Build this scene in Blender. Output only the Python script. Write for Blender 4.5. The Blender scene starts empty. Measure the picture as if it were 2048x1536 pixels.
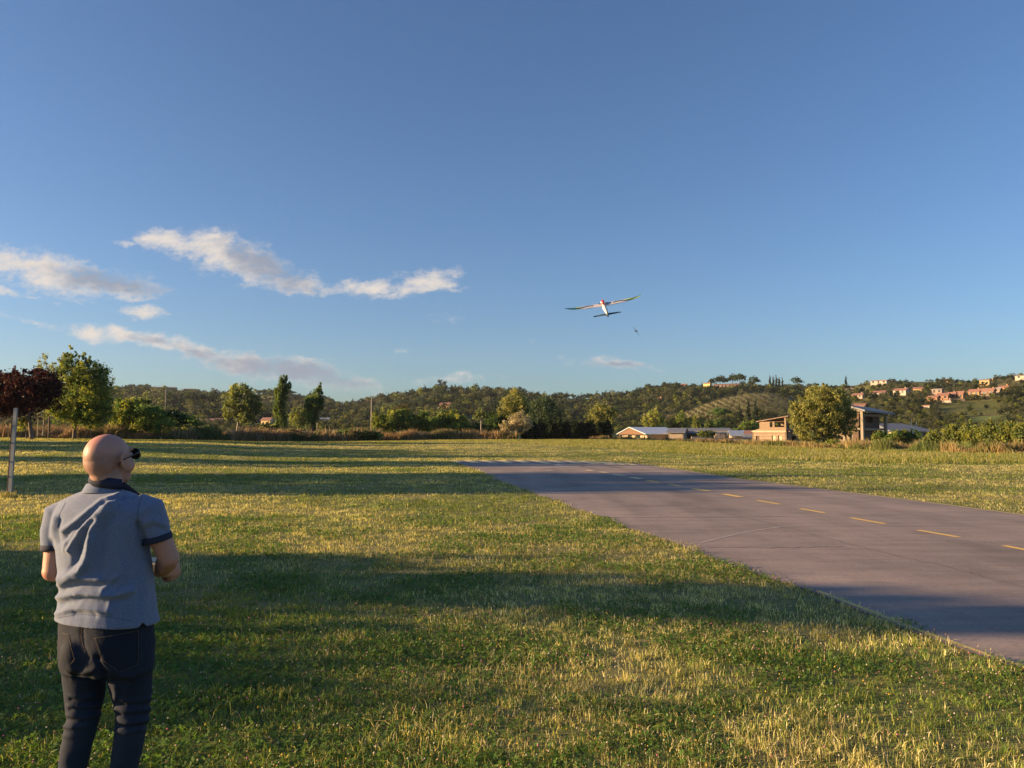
import bpy, math, random
import numpy as np
from mathutils import Vector, Matrix
from mathutils.bvhtree import BVHTree

R = math.radians
FPX = 1539.0            # focal length in pixels of the 2048-wide photograph
EYE = 1.7
PITCH = math.atan(100.0 / FPX)
SUN_AZ, SUN_EL = -96.0, 12.0     # degrees; azimuth clockwise from +Y

sc = bpy.context.scene
col = sc.collection

# ------------------------------------------------------------------ camera
cam_data = bpy.data.cameras.new('camera')
cam = bpy.data.objects.new('camera', cam_data)
col.objects.link(cam)
cam.location = (0, 0, EYE)
cam.rotation_euler = (R(90) + PITCH, 0, 0)
cam_data.sensor_width = 36.0
cam_data.lens = 36.0 * FPX / 2048.0
cam_data.clip_start = 0.05
cam_data.clip_end = 12000
sc.camera = cam

# ------------------------------------------------------------------ exposure
sc.view_settings.view_transform = 'Standard'
sc.view_settings.look = 'None'
sc.view_settings.exposure = EXPO = 1.4
sc.view_settings.gamma = 1.0
sc.view_settings.use_curve_mapping = False
sc.cycles.max_bounces = 5
sc.cycles.diffuse_bounces = 3
sc.cycles.glossy_bounces = 2
sc.cycles.transmission_bounces = 3
sc.cycles.transparent_max_bounces = 6
sc.cycles.volume_bounces = 0
sc.cycles.use_adaptive_sampling = True
sc.cycles.caustics_reflective = False
sc.cycles.caustics_refractive = False

# ------------------------------------------------------------------ sun
sd = (math.sin(R(SUN_AZ)) * math.cos(R(SUN_EL)), math.cos(R(SUN_AZ)) * math.cos(R(SUN_EL)), math.sin(R(SUN_EL)))
sl = bpy.data.lights.new('sun', 'SUN')
sl.energy = 5.0
sl.angle = R(0.5)
sl.color = (1.0, 0.66, 0.33)
so = bpy.data.objects.new('sun', sl)
col.objects.link(so)
so.rotation_euler = Vector(sd).to_track_quat('Z', 'Y').to_euler()

# ------------------------------------------------------------------ projection helpers
CF = np.array([0, math.cos(PITCH), math.sin(PITCH)])
CU = np.array([0, -math.sin(PITCH), math.cos(PITCH)])
CR = np.array([1.0, 0, 0])

def ray(px, py):
    px = np.asarray(px, float); py = np.asarray(py, float)
    return CF * FPX + CR * (px[..., None] - 1024) + CU * (768 - py[..., None])

def proj(P):
    P = np.asarray(P, float) - np.array([0, 0, EYE])
    z = P @ CF
    return 1024 + FPX * (P @ CR) / z, 768 - FPX * (P @ CU) / z

def at(px, py, D):
    """point seen at pixel (px,py) at ground distance D along +Y"""
    d = ray(px, py)
    return d * (D / d[..., 1:2] if d.ndim > 1 else D / d[1]) + np.array([0, 0, EYE])

# ------------------------------------------------------------------ world: sky and clouds
world = bpy.data.worlds.new('World')
sc.world = world
world.use_nodes = True
NT = world.node_tree
NT.nodes.clear()

class NB:
    """tiny node builder"""
    def __init__(s, nt): s.nt = nt
    def n(s, t, **kw):
        x = s.nt.nodes.new(t)
        for k, v in kw.items(): setattr(x, k, v)
        return x
    def set(s, sock, v):
        if isinstance(v, bpy.types.NodeSocket): s.nt.links.new(v, sock)
        elif v is not None: sock.default_value = v
    def math(s, op, a, b=None, c=None, clamp=False):
        x = s.n('ShaderNodeMath', operation=op); x.use_clamp = clamp
        s.set(x.inputs[0], a)
        if b is not None: s.set(x.inputs[1], b)
        if c is not None: s.set(x.inputs[2], c)
        return x.outputs[0]
    def vmath(s, op, a, b=None):
        x = s.n('ShaderNodeVectorMath', operation=op)
        s.set(x.inputs[0], a)
        if b is not None: s.set(x.inputs[1], b)
        return x.outputs['Value'] if op in ('LENGTH', 'DOT_PRODUCT') else x.outputs[0]
    def mapr(s, v, a, b, c, d, smooth=False):
        x = s.n('ShaderNodeMapRange')
        if smooth: x.interpolation_type = 'SMOOTHSTEP'
        for i, q in enumerate((v, a, b, c, d)): s.set(x.inputs[i], q)
        return x.outputs[0]
    def noise(s, vec, scale, detail=4, rough=0.5, dist=0.0, color=False):
        x = s.n('ShaderNodeTexNoise')
        if vec is not None: s.set(x.inputs['Vector'], vec)
        x.inputs['Scale'].default_value = scale
        x.inputs['Detail'].default_value = detail
        x.inputs['Roughness'].default_value = rough
        x.inputs['Distortion'].default_value = dist
        return x.outputs['Color' if color else 'Fac']
    def mix(s, f, a, b, mode='MIX'):
        x = s.n('ShaderNodeMix', data_type='RGBA', blend_type=mode)
        s.set(x.inputs[0], f); s.set(x.inputs[6], a); s.set(x.inputs[7], b)
        return x.outputs[2]
    def mapping(s, vec, loc=(0, 0, 0), rot=(0, 0, 0), scale=(1, 1, 1), kind='POINT'):
        x = s.n('ShaderNodeMapping', vector_type=kind)
        s.set(x.inputs['Vector'], vec)
        x.inputs['Location'].default_value = loc
        x.inputs['Rotation'].default_value = rot
        x.inputs['Scale'].default_value = scale
        return x.outputs[0]
    def ramp(s, f, stops):
        x = s.n('ShaderNodeValToRGB')
        s.set(x.inputs[0], f)
        e = x.color_ramp.elements
        while len(e) < len(stops): e.new(0.5)
        for i, (p, c) in enumerate(stops):
            e[i].position = p; e[i].color = (*c, 1)
        return x.outputs[0]

w = NB(NT)
sky = w.n('ShaderNodeTexSky', sky_type='NISHITA')
sky.sun_disc = False
sky.sun_elevation = R(SUN_EL)
sky.sun_rotation = R(SUN_AZ)
sky.altitude = 200
sky.air_density = 1.0
sky.dust_density = 1.0
sky.ozone_density = 2.2
tc = w.n('ShaderNodeTexCoord')
sep = w.n('ShaderNodeSeparateXYZ'); NT.links.new(tc.outputs['Generated'], sep.inputs[0])
fwd = w.math('GREATER_THAN', sep.outputs[1], 0.05)
ysafe = w.math('MAXIMUM', sep.outputs[1], 0.05)
uu = w.math('DIVIDE', sep.outputs[0], ysafe)
vv = w.math('DIVIDE', sep.outputs[2], ysafe)
cx = w.n('ShaderNodeCombineXYZ'); NT.links.new(uu, cx.inputs[0]); NT.links.new(vv, cx.inputs[1])
uv = cx.outputs[0]
# wobble the lookup so that the outlines billow
wob = w.noise(w.mapping(uv, scale=(1, 1.7, 1)), 9.0, 3, 0.6, color=True)
wob = w.vmath('MULTIPLY', w.vmath('SUBTRACT', wob, (0.5, 0.5, 0.5)), (0.06, 0.028, 0))
wob2 = w.noise(w.mapping(uv, loc=(3, 1, 0), scale=(1, 1.5, 1)), 45.0, 3, 0.6, color=True)
wob2 = w.vmath('MULTIPLY', w.vmath('SUBTRACT', wob2, (0.5, 0.5, 0.5)), (0.034, 0.018, 0))
uvw = w.vmath('ADD', w.vmath('ADD', uv, wob), wob2)

CLOUD = [  # px, py, rx, ry, tilt (deg, down to the right), weight
 (330,474,52,17,4,.95),(255,480,20,9,0,.8),(410,478,60,22,-14,.9),(440,462,40,9,0,.55),(425,500,58,36,20,1.0),(480,520,78,38,18,1.0),
 (520,545,84,30,14,1.0),(580,566,70,16,6,.95),(655,572,60,14,0,.8),(735,570,80,17,0,.9),(850,562,58,21,-6,.95),(830,580,60,12,-8,.8),(912,571,28,8,0,.6),
 (480,578,22,6,0,.45),
 (40,528,85,30,6,1.0),(110,550,115,34,8,1.0),(210,560,100,24,6,1.0),(300,575,60,13,8,.65),(10,582,32,9,4,.75),(70,594,16,5,0,.6),(113,604,10,4,0,.4),
 (240,534,24,6,0,.5),(270,549,16,6,0,.5),(268,592,55,8,-4,.7),(288,623,52,12,6,.85),(236,621,30,5,0,.4),(332,619,20,5,0,.5),
 (182,664,38,15,10,.95),(250,668,70,17,6,.95),(310,684,80,16,14,.95),(400,706,100,17,12,1.0),(490,728,110,20,10,1.0),(590,747,120,22,10,1.0),(690,764,75,14,8,.8),
 (320,668,22,7,0,.55),(430,702,16,7,0,.6),(600,724,60,8,4,.6),(458,704,9,4,0,.45),
 (910,630,46,14,0,.40),(1228,729,78,9,4,.75),(895,762,95,13,-3,.55),(1120,712,18,8,0,.4),(1055,686,36,7,10,.28),(795,706,14,7,0,.5),
 (40,640,90,7,10,.45),(110,655,50,5,5,.4),(1050,731,40,5,0,.35),(0,768,160,10,4,.3),
]
GREY = [ (530,530,90,30,22,1.0),(560,560,60,14,10,.5),(215,556,110,22,8,1.0),(300,575,80,16,8,1.0),(590,745,170,28,9,1.0),(420,712,110,12,12,.8),(300,682,60,9,12,.7),(1230,731,80,10,4,.9),(920,765,60,8,0,.7),(700,765,90,18,8,.9)]

GROW = 2.15
def blobs(lst, vec):
    acc = None
    for (px, py, rx, ry, tilt, wt) in lst:
        d = ray(px, py); u0, v0 = d[0] / d[1], d[2] / d[1]
        m = w.mapping(vec, loc=(u0, v0, 0), rot=(0, 0, -R(tilt)), scale=(rx * GROW / FPX, ry * GROW / FPX, 1), kind='TEXTURE')
        L = w.vmath('LENGTH', m)
        g = w.mapr(L, 0.0, 1.0, wt, 0.0, smooth=True)
        acc = g if acc is None else w.math('MAXIMUM', acc, g)
    return acc

dens = blobs(CLOUD, uvw)
grey = blobs(GREY, uvw)
det = w.noise(w.mapping(uv, scale=(1, 1.9, 1)), 24.0, 8, 0.66)
dd = w.math('ADD', dens, w.math('MULTIPLY', w.math('SUBTRACT', det, 0.5), 1.7))
dd = w.math('ADD', dd, w.math('MULTIPLY', w.math('SUBTRACT', w.noise(w.mapping(uv, loc=(1, 7, 0), scale=(1, 1.5, 1)), 95.0, 5, 0.7), 0.5), 0.7))
alpha = w.mapr(dd, 0.24, 1.10, 0.0, 0.97, smooth=True)
alpha = w.math('MULTIPLY', alpha, w.mapr(dens, 0.02, 0.15, 0, 1))
alpha = w.math('MULTIPLY', alpha, fwd)
det2 = w.noise(w.mapping(uv, loc=(5, 2, 0), scale=(1, 2.2, 1)), 30.0, 5, 0.55)
gf = w.math('ADD', grey, w.math('MULTIPLY', w.math('SUBTRACT', det2, 0.5), 1.1))
gf = w.math('MULTIPLY', w.mapr(gf, 0.1, 0.95, 0.0, 1.0, smooth=True), w.mapr(dens, 0.25, 0.75, 0.15, 1.0))
CLW = (5.8, 5.25, 4.75, 1); CLG = (2.3, 2.6, 3.25, 1)
ccol = w.mix(gf, CLW, CLG)
SKYT = w.vmath('MULTIPLY', sky.outputs[0], (0.80, 0.99, 1.26))
skyc = w.mix(alpha, SKYT, ccol)
bg = w.n('ShaderNodeBackground'); NT.links.new(skyc, bg.inputs[0]); bg.inputs[1].default_value = 0.052
ow = w.n('ShaderNodeOutputWorld'); NT.links.new(bg.outputs[0], ow.inputs[0])
world.cycles.sampling_method = 'MANUAL'
world.cycles.sample_map_resolution = 512

# ================================================================== generic builders
rng = np.random.default_rng(7)

def smooth(t):
    t = np.clip(t, 0, 1); return t * t * (3 - 2 * t)

def vnoise(x, y, seed=0):
    x = np.asarray(x, float); y = np.asarray(y, float)
    xi = np.floor(x).astype(np.int64); yi = np.floor(y).astype(np.int64)
    fx = smooth(x - xi); fy = smooth(y - yi)
    def h(a, b):
        n = (a * 374761393 + b * 668265263 + seed * 1442695041) & 0x7fffffff
        n = ((n ^ (n >> 13)) * 1274126177) & 0x7fffffff
        return ((n ^ (n >> 16)) & 0xffff) / 65535.0
    return (h(xi, yi) * (1 - fx) + h(xi + 1, yi) * fx) * (1 - fy) + (h(xi, yi + 1) * (1 - fx) + h(xi + 1, yi + 1) * fx) * fy

def fbm(x, y, seed=0, oct=4):
    s = 0; a = 0.5; t = 0
    for i in range(oct):
        s = s + a * vnoise(x * 2 ** i, y * 2 ** i, seed + i * 17); t += a; a *= 0.5
    return s / t

def mesh(name, V, F, mat=None, parent=None, colors=None, smooth_shade=False, mats=None, mi=None, link=True):
    """V (n,3); F: (m,k) array or list of tuples, or list of such arrays"""
    me = bpy.data.meshes.new(name)
    V = np.asarray(V, np.float32).reshape(-1, 3)
    if not isinstance(F, list): F = [F]
    if F and not isinstance(F[0], np.ndarray):
        me.from_pydata([tuple(v) for v in V.tolist()], [], [tuple(f) for f in F])
    else:
        F = [f for f in F if len(f)]
        me.vertices.add(len(V)); me.vertices.foreach_set('co', V.ravel())
        li = np.concatenate([f.ravel() for f in F]).astype(np.int32)
        tot = np.concatenate([np.full(len(f), f.shape[1], np.int32) for f in F])
        st = np.concatenate([[0], np.cumsum(tot)[:-1]]).astype(np.int32)
        me.loops.add(len(li)); me.loops.foreach_set('vertex_index', li)
        me.polygons.add(len(tot)); me.polygons.foreach_set('loop_start', st)
        me.polygons.foreach_set('loop_total', tot)
        me.update(calc_edges=True)
    if colors is not None:
        a = me.color_attributes.new('col', 'FLOAT_COLOR', 'POINT')
        c = np.ones((len(V), 4), np.float32); c[:, :3] = colors
        a.data.foreach_set('color', c.ravel())
    for m in (mats or ([mat] if mat else [])): me.materials.append(m)
    if mi is not None: me.polygons.foreach_set('material_index', np.asarray(mi, np.int32))
    if smooth_shade: me.polygons.foreach_set('use_smooth', np.ones(len(me.polygons), bool))
    me.update()
    o = bpy.data.objects.new(name, me)
    if link: col.objects.link(o)
    if parent: o.parent = parent
    return o

def tag(o, label=None, cat=None, group=None, kind=None):
    if label: o['label'] = label
    if cat: o['category'] = cat
    if group: o['group'] = group
    if kind: o['kind'] = kind
    return o

def empty(name, loc=(0, 0, 0), rz=0.0, **kw):
    o = bpy.data.objects.new(name, None); col.objects.link(o)
    o.location = tuple(float(v) for v in loc); o.rotation_euler = (0, 0, rz); o.empty_display_size = 0.2
    return tag(o, **kw)

class MB:
    """collects solids into one mesh"""
    def __init__(s): s.v = []; s.f = []
    def add(s, V, F):
        b = len(s.v); s.v += [tuple(float(c) for c in v) for v in V]; s.f += [tuple(int(i) + b for i in f) for f in F]; return s
    def box(s, x0, x1, y0, y1, z0, z1):
        V = [(x, y, z) for z in (z0, z1) for y in (y0, y1) for x in (x0, x1)]
        return s.add(V, [(0, 2, 3, 1), (4, 5, 7, 6), (0, 1, 5, 4), (2, 6, 7, 3), (0, 4, 6, 2), (1, 3, 7, 5)])
    def prism(s, poly, vec):
        """poly: list of 3d points (planar), extruded by vec"""
        n = len(poly); vec = np.asarray(vec, float)
        V = [np.asarray(p, float) for p in poly]; V = V + [p + vec for p in V]
        return s.add(V, [tuple(range(n))[::-1], tuple(range(n, 2 * n))] + [(i, (i + 1) % n, (i + 1) % n + n, i + n) for i in range(n)])
    def tube(s, pts, rad, seg=8, flat=1.0, cap=True):
        V, F = tube(pts, rad, seg, flat, cap); return s.add(V, F)
    def lathe(s, prof, seg=12, c=(0, 0, 0)):
        pts = [(c[0], c[1], c[2] + z) for r, z in prof]
        V = []; n = len(prof)
        for r, z in prof:
            for k in range(seg):
                a = 2 * math.pi * k / seg; V.append((c[0] + r * math.cos(a), c[1] + r * math.sin(a), c[2] + z))
        F = [(i * seg + k, i * seg + (k + 1) % seg, (i + 1) * seg + (k + 1) % seg, (i + 1) * seg + k) for i in range(n - 1) for k in range(seg)]
        F += [tuple(range(seg))[::-1], tuple((n - 1) * seg + k for k in range(seg))]
        return s.add(V, F)
    def build(s, name, mat, parent=None, smooth_shade=False, bevel=0):
        o = mesh(name, s.v, s.f, mat, parent, smooth_shade=smooth_shade)
        if bevel:
            b = o.modifiers.new('bevel', 'BEVEL'); b.width = bevel; b.segments = 2; b.limit_method = 'ANGLE'
        return o

def tube(pts, rad, seg=8, flat=1.0, cap=True, up=None):
    pts = [Vector(p) for p in pts]; n = len(pts)
    if not hasattr(rad, '__len__'): rad = [rad] * n
    V = []; F = []
    ref = Vector(up) if up is not None else None
    for i, p in enumerate(pts):
        t = (pts[min(i + 1, n - 1)] - pts[max(i - 1, 0)])
        if t.length < 1e-9: t = Vector((0, 0, 1))
        t.normalize()
        if ref is None: ref = Vector((0, 1, 0)) if abs(t.y) < 0.9 else Vector((1, 0, 0))
        a = (ref - t * ref.dot(t))
        if a.length < 1e-6: a = t.orthogonal()
        a.normalize(); b = t.cross(a)
        ref = a
        r = rad[i]; ra, rb = (r if isinstance(r, (tuple, list)) else (r, r * flat))
        for k in range(seg):
            q = 2 * math.pi * k / seg
            V.append(tuple(p + a * (ra * math.cos(q)) + b * (rb * math.sin(q))))
    for i in range(n - 1):
        for k in range(seg):
            k2 = (k + 1) % seg
            F.append((i * seg + k, i * seg + k2, (i + 1) * seg + k2, (i + 1) * seg + k))
    if cap: F += [tuple(range(seg))[::-1], tuple((n - 1) * seg + k for k in range(seg))]
    return V, F

# ------------------------------------------------------------------ materials
def newmat(name):
    m = bpy.data.materials.new(name); m.use_nodes = True
    b = NB(m.node_tree); p = m.node_tree.nodes['Principled BSDF']
    return m, b, p

def texco(b, kind='Object'):
    return b.n('ShaderNodeTexCoord').outputs[kind]

def simple(name, colr, rough=0.7, metal=0.0, var=0.12, scale=6.0, bump=0.0, bscale=40.0, detail=4, stretch=(1, 1, 1), spec=0.4):
    m, b, p = newmat(name)
    co = b.mapping(texco(b), scale=stretch)
    nz = b.noise(co, scale, detail, 0.6)
    c0 = tuple(c * (1 - var) for c in colr) + (1,); c1 = tuple(min(1, c * (1 + var)) for c in colr) + (1,)
    b.set(p.inputs['Base Color'], b.mix(b.mapr(nz, 0.3, 0.7, 0, 1), c0, c1))
    p.inputs['Roughness'].default_value = rough; p.inputs['Metallic'].default_value = metal
    p.inputs['Specular IOR Level'].default_value = spec
    if bump:
        bn = b.n('ShaderNodeBump'); bn.inputs['Strength'].default_value = bump; bn.inputs['Distance'].default_value = 0.01
        b.set(bn.inputs['Height'], b.noise(co, bscale, 5, 0.65)); b.set(p.inputs['Normal'], bn.outputs[0])
    return m

def leafmat(name, trans=0.4, rough=0.6, tint=(1.15, 1.1, 0.6)):
    """colour comes from the 'col' attribute: the leaf's own colour"""
    m, b, p = newmat(name)
    at_ = b.n('ShaderNodeAttribute', attribute_name='col')
    b.set(p.inputs['Base Color'], at_.outputs['Color'])
    p.inputs['Roughness'].default_value = rough
    p.inputs['Specular IOR Level'].default_value = 0.25
    tr = b.n('ShaderNodeBsdfTranslucent')
    b.set(tr.inputs[0], b.vmath('MULTIPLY', at_.outputs['Color'], tint))
    mx = b.n('ShaderNodeMixShader'); mx.inputs[0].default_value = trans
    m.node_tree.links.new(p.outputs[0], mx.inputs[1]); m.node_tree.links.new(tr.outputs[0], mx.inputs[2])
    m.node_tree.links.new(mx.outputs[0], m.node_tree.nodes['Material Output'].inputs[0])
    return m

M = {}
M['leaf'] = leafmat('leaf', 0.50)
M['grass'] = leafmat('grass_blade', 0.52, 0.55)
M['weed'] = leafmat('dry_weed', 0.25, 0.8, (1.1, 1.0, 0.8))
M['bark'] = simple('bark', (0.16, 0.12, 0.09), 0.9, var=0.3, scale=3, stretch=(4, 4, 1))
M['palebark'] = simple('pale_bark', (0.34, 0.29, 0.23), 0.9, var=0.25, scale=3, stretch=(4, 4, 1))

# ================================================================== terrain
def interp(q, tab):
    xs = [t[0] for t in tab]; ys = [t[1] for t in tab]; return np.interp(q, xs, ys)

EDGE = [(-400, 880, 85), (0, 876, 85), (200, 879, 85), (400, 881, 88), (520, 884, 92), (700, 883, 100), (1000, 879, 112), (1240, 880, 112), (1350, 884, 105), (1500, 892, 92), (1650, 900, 80), (1750, 906, 72), (1900, 909, 64), (2048, 914, 58), (2500, 925, 50)]
EZ = [(q, EYE - (y - 868) / FPX * D) for q, y, D in EDGE]
ED = [(q, D) for q, y, D in EDGE]
# wooded ridge: ground line as seen, distance of the ridge, distance where the slope starts
RIDGE = [(-2500, 800), (-800, 790), (-300, 782), (220, 779), (300, 775), (350, 784), (400, 788), (450, 792), (520, 787), (575, 786), (620, 797), (690, 812), (740, 803), (800, 791), (870, 779), (900, 779), (960, 783), (1000, 783), (1050, 788), (1100, 794), (1190, 796), (1240, 791), (1300, 777), (1360, 772), (1400, 775), (1450, 771), (1480, 769), (1540, 776), (1650, 776), (1710, 775), (1745, 765), (1800, 763), (1850, 763), (1950, 763), (1990, 757), (2048, 752), (2400, 745), (4500, 790)]
RD = [(-2500, 900), (600, 900), (700, 860), (900, 760), (1300, 700), (1700, 600), (2048, 520), (4500, 500)]
BD = [(-2500, 330), (600, 330), (900, 300), (1300, 320), (1500, 280), (1700, 210), (2048, 180), (4500, 180)]
KNOLL = [(1180, 868), (1280, 850), (1330, 838), (1400, 812), (1450, 796), (1500, 787), (1540, 786), (1580, 793), (1620, 806), (1660, 822), (1700, 840), (1760, 868)]
LOWW = [(100, 868), (200, 818), (250, 808), (320, 806), (400, 809), (450, 814), (520, 822), (600, 828), (700, 838), (760, 850), (820, 868)]

def H(x, y):
    x = np.asarray(x, float); y = np.asarray(y, float)
    az = np.clip(np.arctan2(x, y), R(-66), R(66))
    q = 1024 + FPX * np.tan(az)
    D = np.hypot(x, y) * np.cos(az)
    ez = interp(q, EZ); ed = interp(q, ED)
    d0 = np.interp(q, [300, 800], [25, 52])
    d0 = np.minimum(d0, ed - 5)
    near = ez * smooth((D - d0) / (ed - d0))
    low = np.interp(q, [900, 1200], [1.0, 0.0])                 # on the right the plain falls back behind the field
    near = near * (1 - (1 - low) * smooth((D - ed) / 45.0))
    out = near
    # gentle rise of the plain on the left
    out = out + low * 3.0 * smooth((D - 140) / 220)
    def hill(prof, Dr, Db, fall):
        zr = EYE + (868 - interp(q, prof)) / FPX * Dr
        t = (D - Db) / (Dr - Db)
        up = np.clip(t, 0, 1)
        s = 0.55 * up + 0.45 * smooth(up)
        back = 1 - 0.55 * smooth((D - Dr) / fall)
        return zr * s * back
    rd = interp(q, RD); bd = interp(q, BD)
    bump = (fbm(x / 60, y / 60, 3) - 0.5) * 5.0 * smooth((D - bd) / 120)
    out = np.maximum(out, hill(RIDGE, rd, bd, 500) + bump)
    k = np.interp(q, [1180, 1280, 1700, 1760], [0, 1, 1, 0])
    out = np.maximum(out, k * hill(KNOLL, 470, 250, 160))
    k = np.interp(q, [100, 220, 700, 800], [0, 1, 1, 0])
    out = np.maximum(out, k * hill(LOWW, 520, 380, 200))
    return out

def hit(px, py, d0=15.0, d1=1400.0):
    """point of the terrain seen at a pixel"""
    d = ray(px, py); d = d / d[1]
    D = np.geomspace(d0, d1, 2400)
    z = EYE + d[2] * D
    h = H(d[0] * D, D)
    i = np.argmax(z <= h)
    if not (z <= h).any(): i = int(np.argmin(z - h))
    return np.array([d[0] * D[i], D[i], h[i]])

def polar_sheet(name, az, rr, kindcol):
    A, Rr = np.meshgrid(az, rr)
    X = Rr * np.sin(A); Y = Rr * np.cos(A); Z = H(X, Y)
    n, m = A.shape
    V = np.stack([X, Y, Z], -1).reshape(-1, 3)
    i = np.arange((n - 1) * (m - 1)); r_, c_ = i // (m - 1), i % (m - 1)
    a = r_ * m + c_
    F = np.stack([a, a + 1, a + m + 1, a + m], -1)
    return V, F[:, ::-1]

def inpoly(x, y, poly):
    x = np.asarray(x); y = np.asarray(y); c = np.zeros(x.shape, bool); n = len(poly)
    for i in range(n):
        x0, y0 = poly[i]; x1, y1 = poly[(i + 1) % n]
        if y0 == y1: continue
        c ^= ((y0 > y) != (y1 > y)) & (x < (x1 - x0) * (y - y0) / (y1 - y0) + x0)
    return c

azf = np.concatenate([np.linspace(-180, -50, 40)[:-1], np.linspace(-50, 50, 500), np.linspace(50, 180, 40)[1:]])
azf = R(1) * azf
V, F = polar_sheet('ground', azf, np.concatenate([[0.02], np.geomspace(1.0, 180, 150)]), None)
# ---- field ground material: soil and thatch with green and dry patches
m, b, p = newmat('field_ground')
co = texco(b)
n1 = b.noise(b.mapping(co, scale=(0.55, 1, 1)), 0.16, 5, 0.6)
n2 = b.noise(co, 2.2, 5, 0.7)
n3 = b.noise(co, 40, 3, 0.7)
base = b.ramp(b.math('ADD', b.math('MULTIPLY', n1, 0.6), b.math('MULTIPLY', n2, 0.4)), [(0.36, (0.12, 0.18, 0.055)), (0.47, (0.21, 0.24, 0.08)), (0.56, (0.34, 0.31, 0.14)), (0.66, (0.44, 0.38, 0.20))])
base = b.mix(b.mapr(n3, 0.35, 0.65, 0.0, 0.55), base, (0.06, 0.06, 0.02, 1))
b.set(p.inputs['Base Color'], base); p.inputs['Roughness'].default_value = 0.95
p.inputs['Specular IOR Level'].default_value = 0.1
bn = b.n('ShaderNodeBump'); bn.inputs['Strength'].default_value = 1.0; bn.inputs['Distance'].default_value = 0.06
b.set(bn.inputs['Height'], b.noise(co, 9, 6, 0.75)); b.set(p.inputs['Normal'], bn.outputs[0])
M['field'] = m
tag(mesh('ground', V, F, M['field'], smooth_shade=True), kind='structure')

# ---- hills: land cover by polygons (photograph pixels, turned into places on the slope)
FIELDS = [  # polygon, colour
 ([(326, 811), (470, 812), (470, 821), (330, 819)], (0.36, 0.27, 0.13)),
 ([(500, 792), (552, 793), (545, 806), (500, 803)], (0.25, 0.23, 0.08)),
 ([(515, 806), (590, 806), (590, 818), (500, 818)], (0.06, 0.11, 0.06)),
 ([(575, 790), (610, 788), (612, 800), (578, 806)], (0.17, 0.12, 0.08)),
 ([(220, 769), (270, 772), (275, 783), (230, 780)], (0.10, 0.14, 0.05)),
 ([(668, 822), (698, 822), (700, 838), (672, 838)], (0.07, 0.13, 0.08)),
 ([(712, 842), (745, 840), (745, 850), (712, 850)], (0.16, 0.20, 0.05)),
 ([(812, 815), (850, 813), (856, 823), (815, 823)], (0.16, 0.20, 0.07)),
 ([(858, 816), (885, 814), (885, 823), (858, 824)], (0.34, 0.29, 0.15)),
 ([(880, 790), (935, 790), (935, 795), (880, 796)], (0.2, 0.14, 0.08)),
 ([(1115, 815), (1150, 815), (1152, 825), (1118, 824)], (0.07, 0.13, 0.05)),
 ([(1240, 784), (1270, 784), (1270, 791), (1244, 792)], (0.14, 0.17, 0.04)),
 ([(1328, 830), (1420, 826), (1425, 838), (1332, 840)], (0.38, 0.27, 0.14)),
 ([(1500, 817), (1535, 816), (1535, 822), (1502, 822)], (0.42, 0.34, 0.22)),
 ([(1540, 796), (1580, 796), (1580, 815), (1548, 812)], (0.06, 0.10, 0.05)),
 ([(1566, 792), (1590, 792), (1590, 802), (1566, 800)], (0.16, 0.15, 0.10)),
 ([(1868, 805), (1990, 800), (2010, 828), (1880, 835)], (0.115, 0.125, 0.04)),
 ([(1700, 778), (1745, 770), (1760, 775), (1705, 786)], (0.16, 0.16, 0.06)),
 ([(1750, 762), (1860, 764), (1850, 776), (1760, 774)], (0.13, 0.14, 0.05)),
 ([(1690, 775), (1710, 776), (1708, 784), (1690, 784)], (0.34, 0.26, 0.16)),
 ([(1325, 842), (1400, 812), (1450, 794), (1500, 787), (1545, 788), (1590, 806), (1580, 826), (1480, 834), (1420, 832)], (0.21, 0.185, 0.09)),
 ([(1930, 835), (2010, 830), (2020, 850), (1940, 850)], (0.13, 0.17, 0.05)),
]
V, F = polar_sheet('hills', azf, np.geomspace(180, 2600, 230), None)
colr = np.empty((len(V), 3)); nn = fbm(V[:, 0] / 25, V[:, 1] / 25, 11)[:, None]
colr[:] = np.array([0.040, 0.062, 0.022]) * (0.6 + 0.8 * nn)
pxv, pyv = proj(V); frontv = V[:, 1] > 10
near_right = frontv & (pxv > 1640) & (V[:, 1] < 620)
colr[near_right] = (np.array([0.13, 0.12, 0.05]) * (0.6 + 0.9 * nn))[near_right]
for poly, c in FIELDS:
    k = frontv & inpoly(pxv, pyv, poly)
    colr[k] = (np.array(c) * (0.85 + 0.3 * nn))[k]
m, b, p = newmat('hillside')
at_ = b.n('ShaderNodeAttribute', attribute_name='col')
nz = b.noise(texco(b), 0.5, 5, 0.7)
b.set(p.inputs['Base Color'], b.mix(b.mapr(nz, 0.3, 0.7, 0.0, 0.5), at_.outputs['Color'], b.vmath('MULTIPLY', at_.outputs['Color'], (0.55, 0.6, 0.5))))
p.inputs['Roughness'].default_value = 0.95; p.inputs['Specular IOR Level'].default_value = 0.1
M['hill'] = m
tag(mesh('hills', V, F, M['hill'], colors=colr, smooth_shade=True), kind='structure')

# ================================================================== runway
def gp(px, py, z=0.0):
    d = ray(px, py); t = (z - EYE) / d[2]; return (d[0] * t, d[1] * t)

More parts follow.
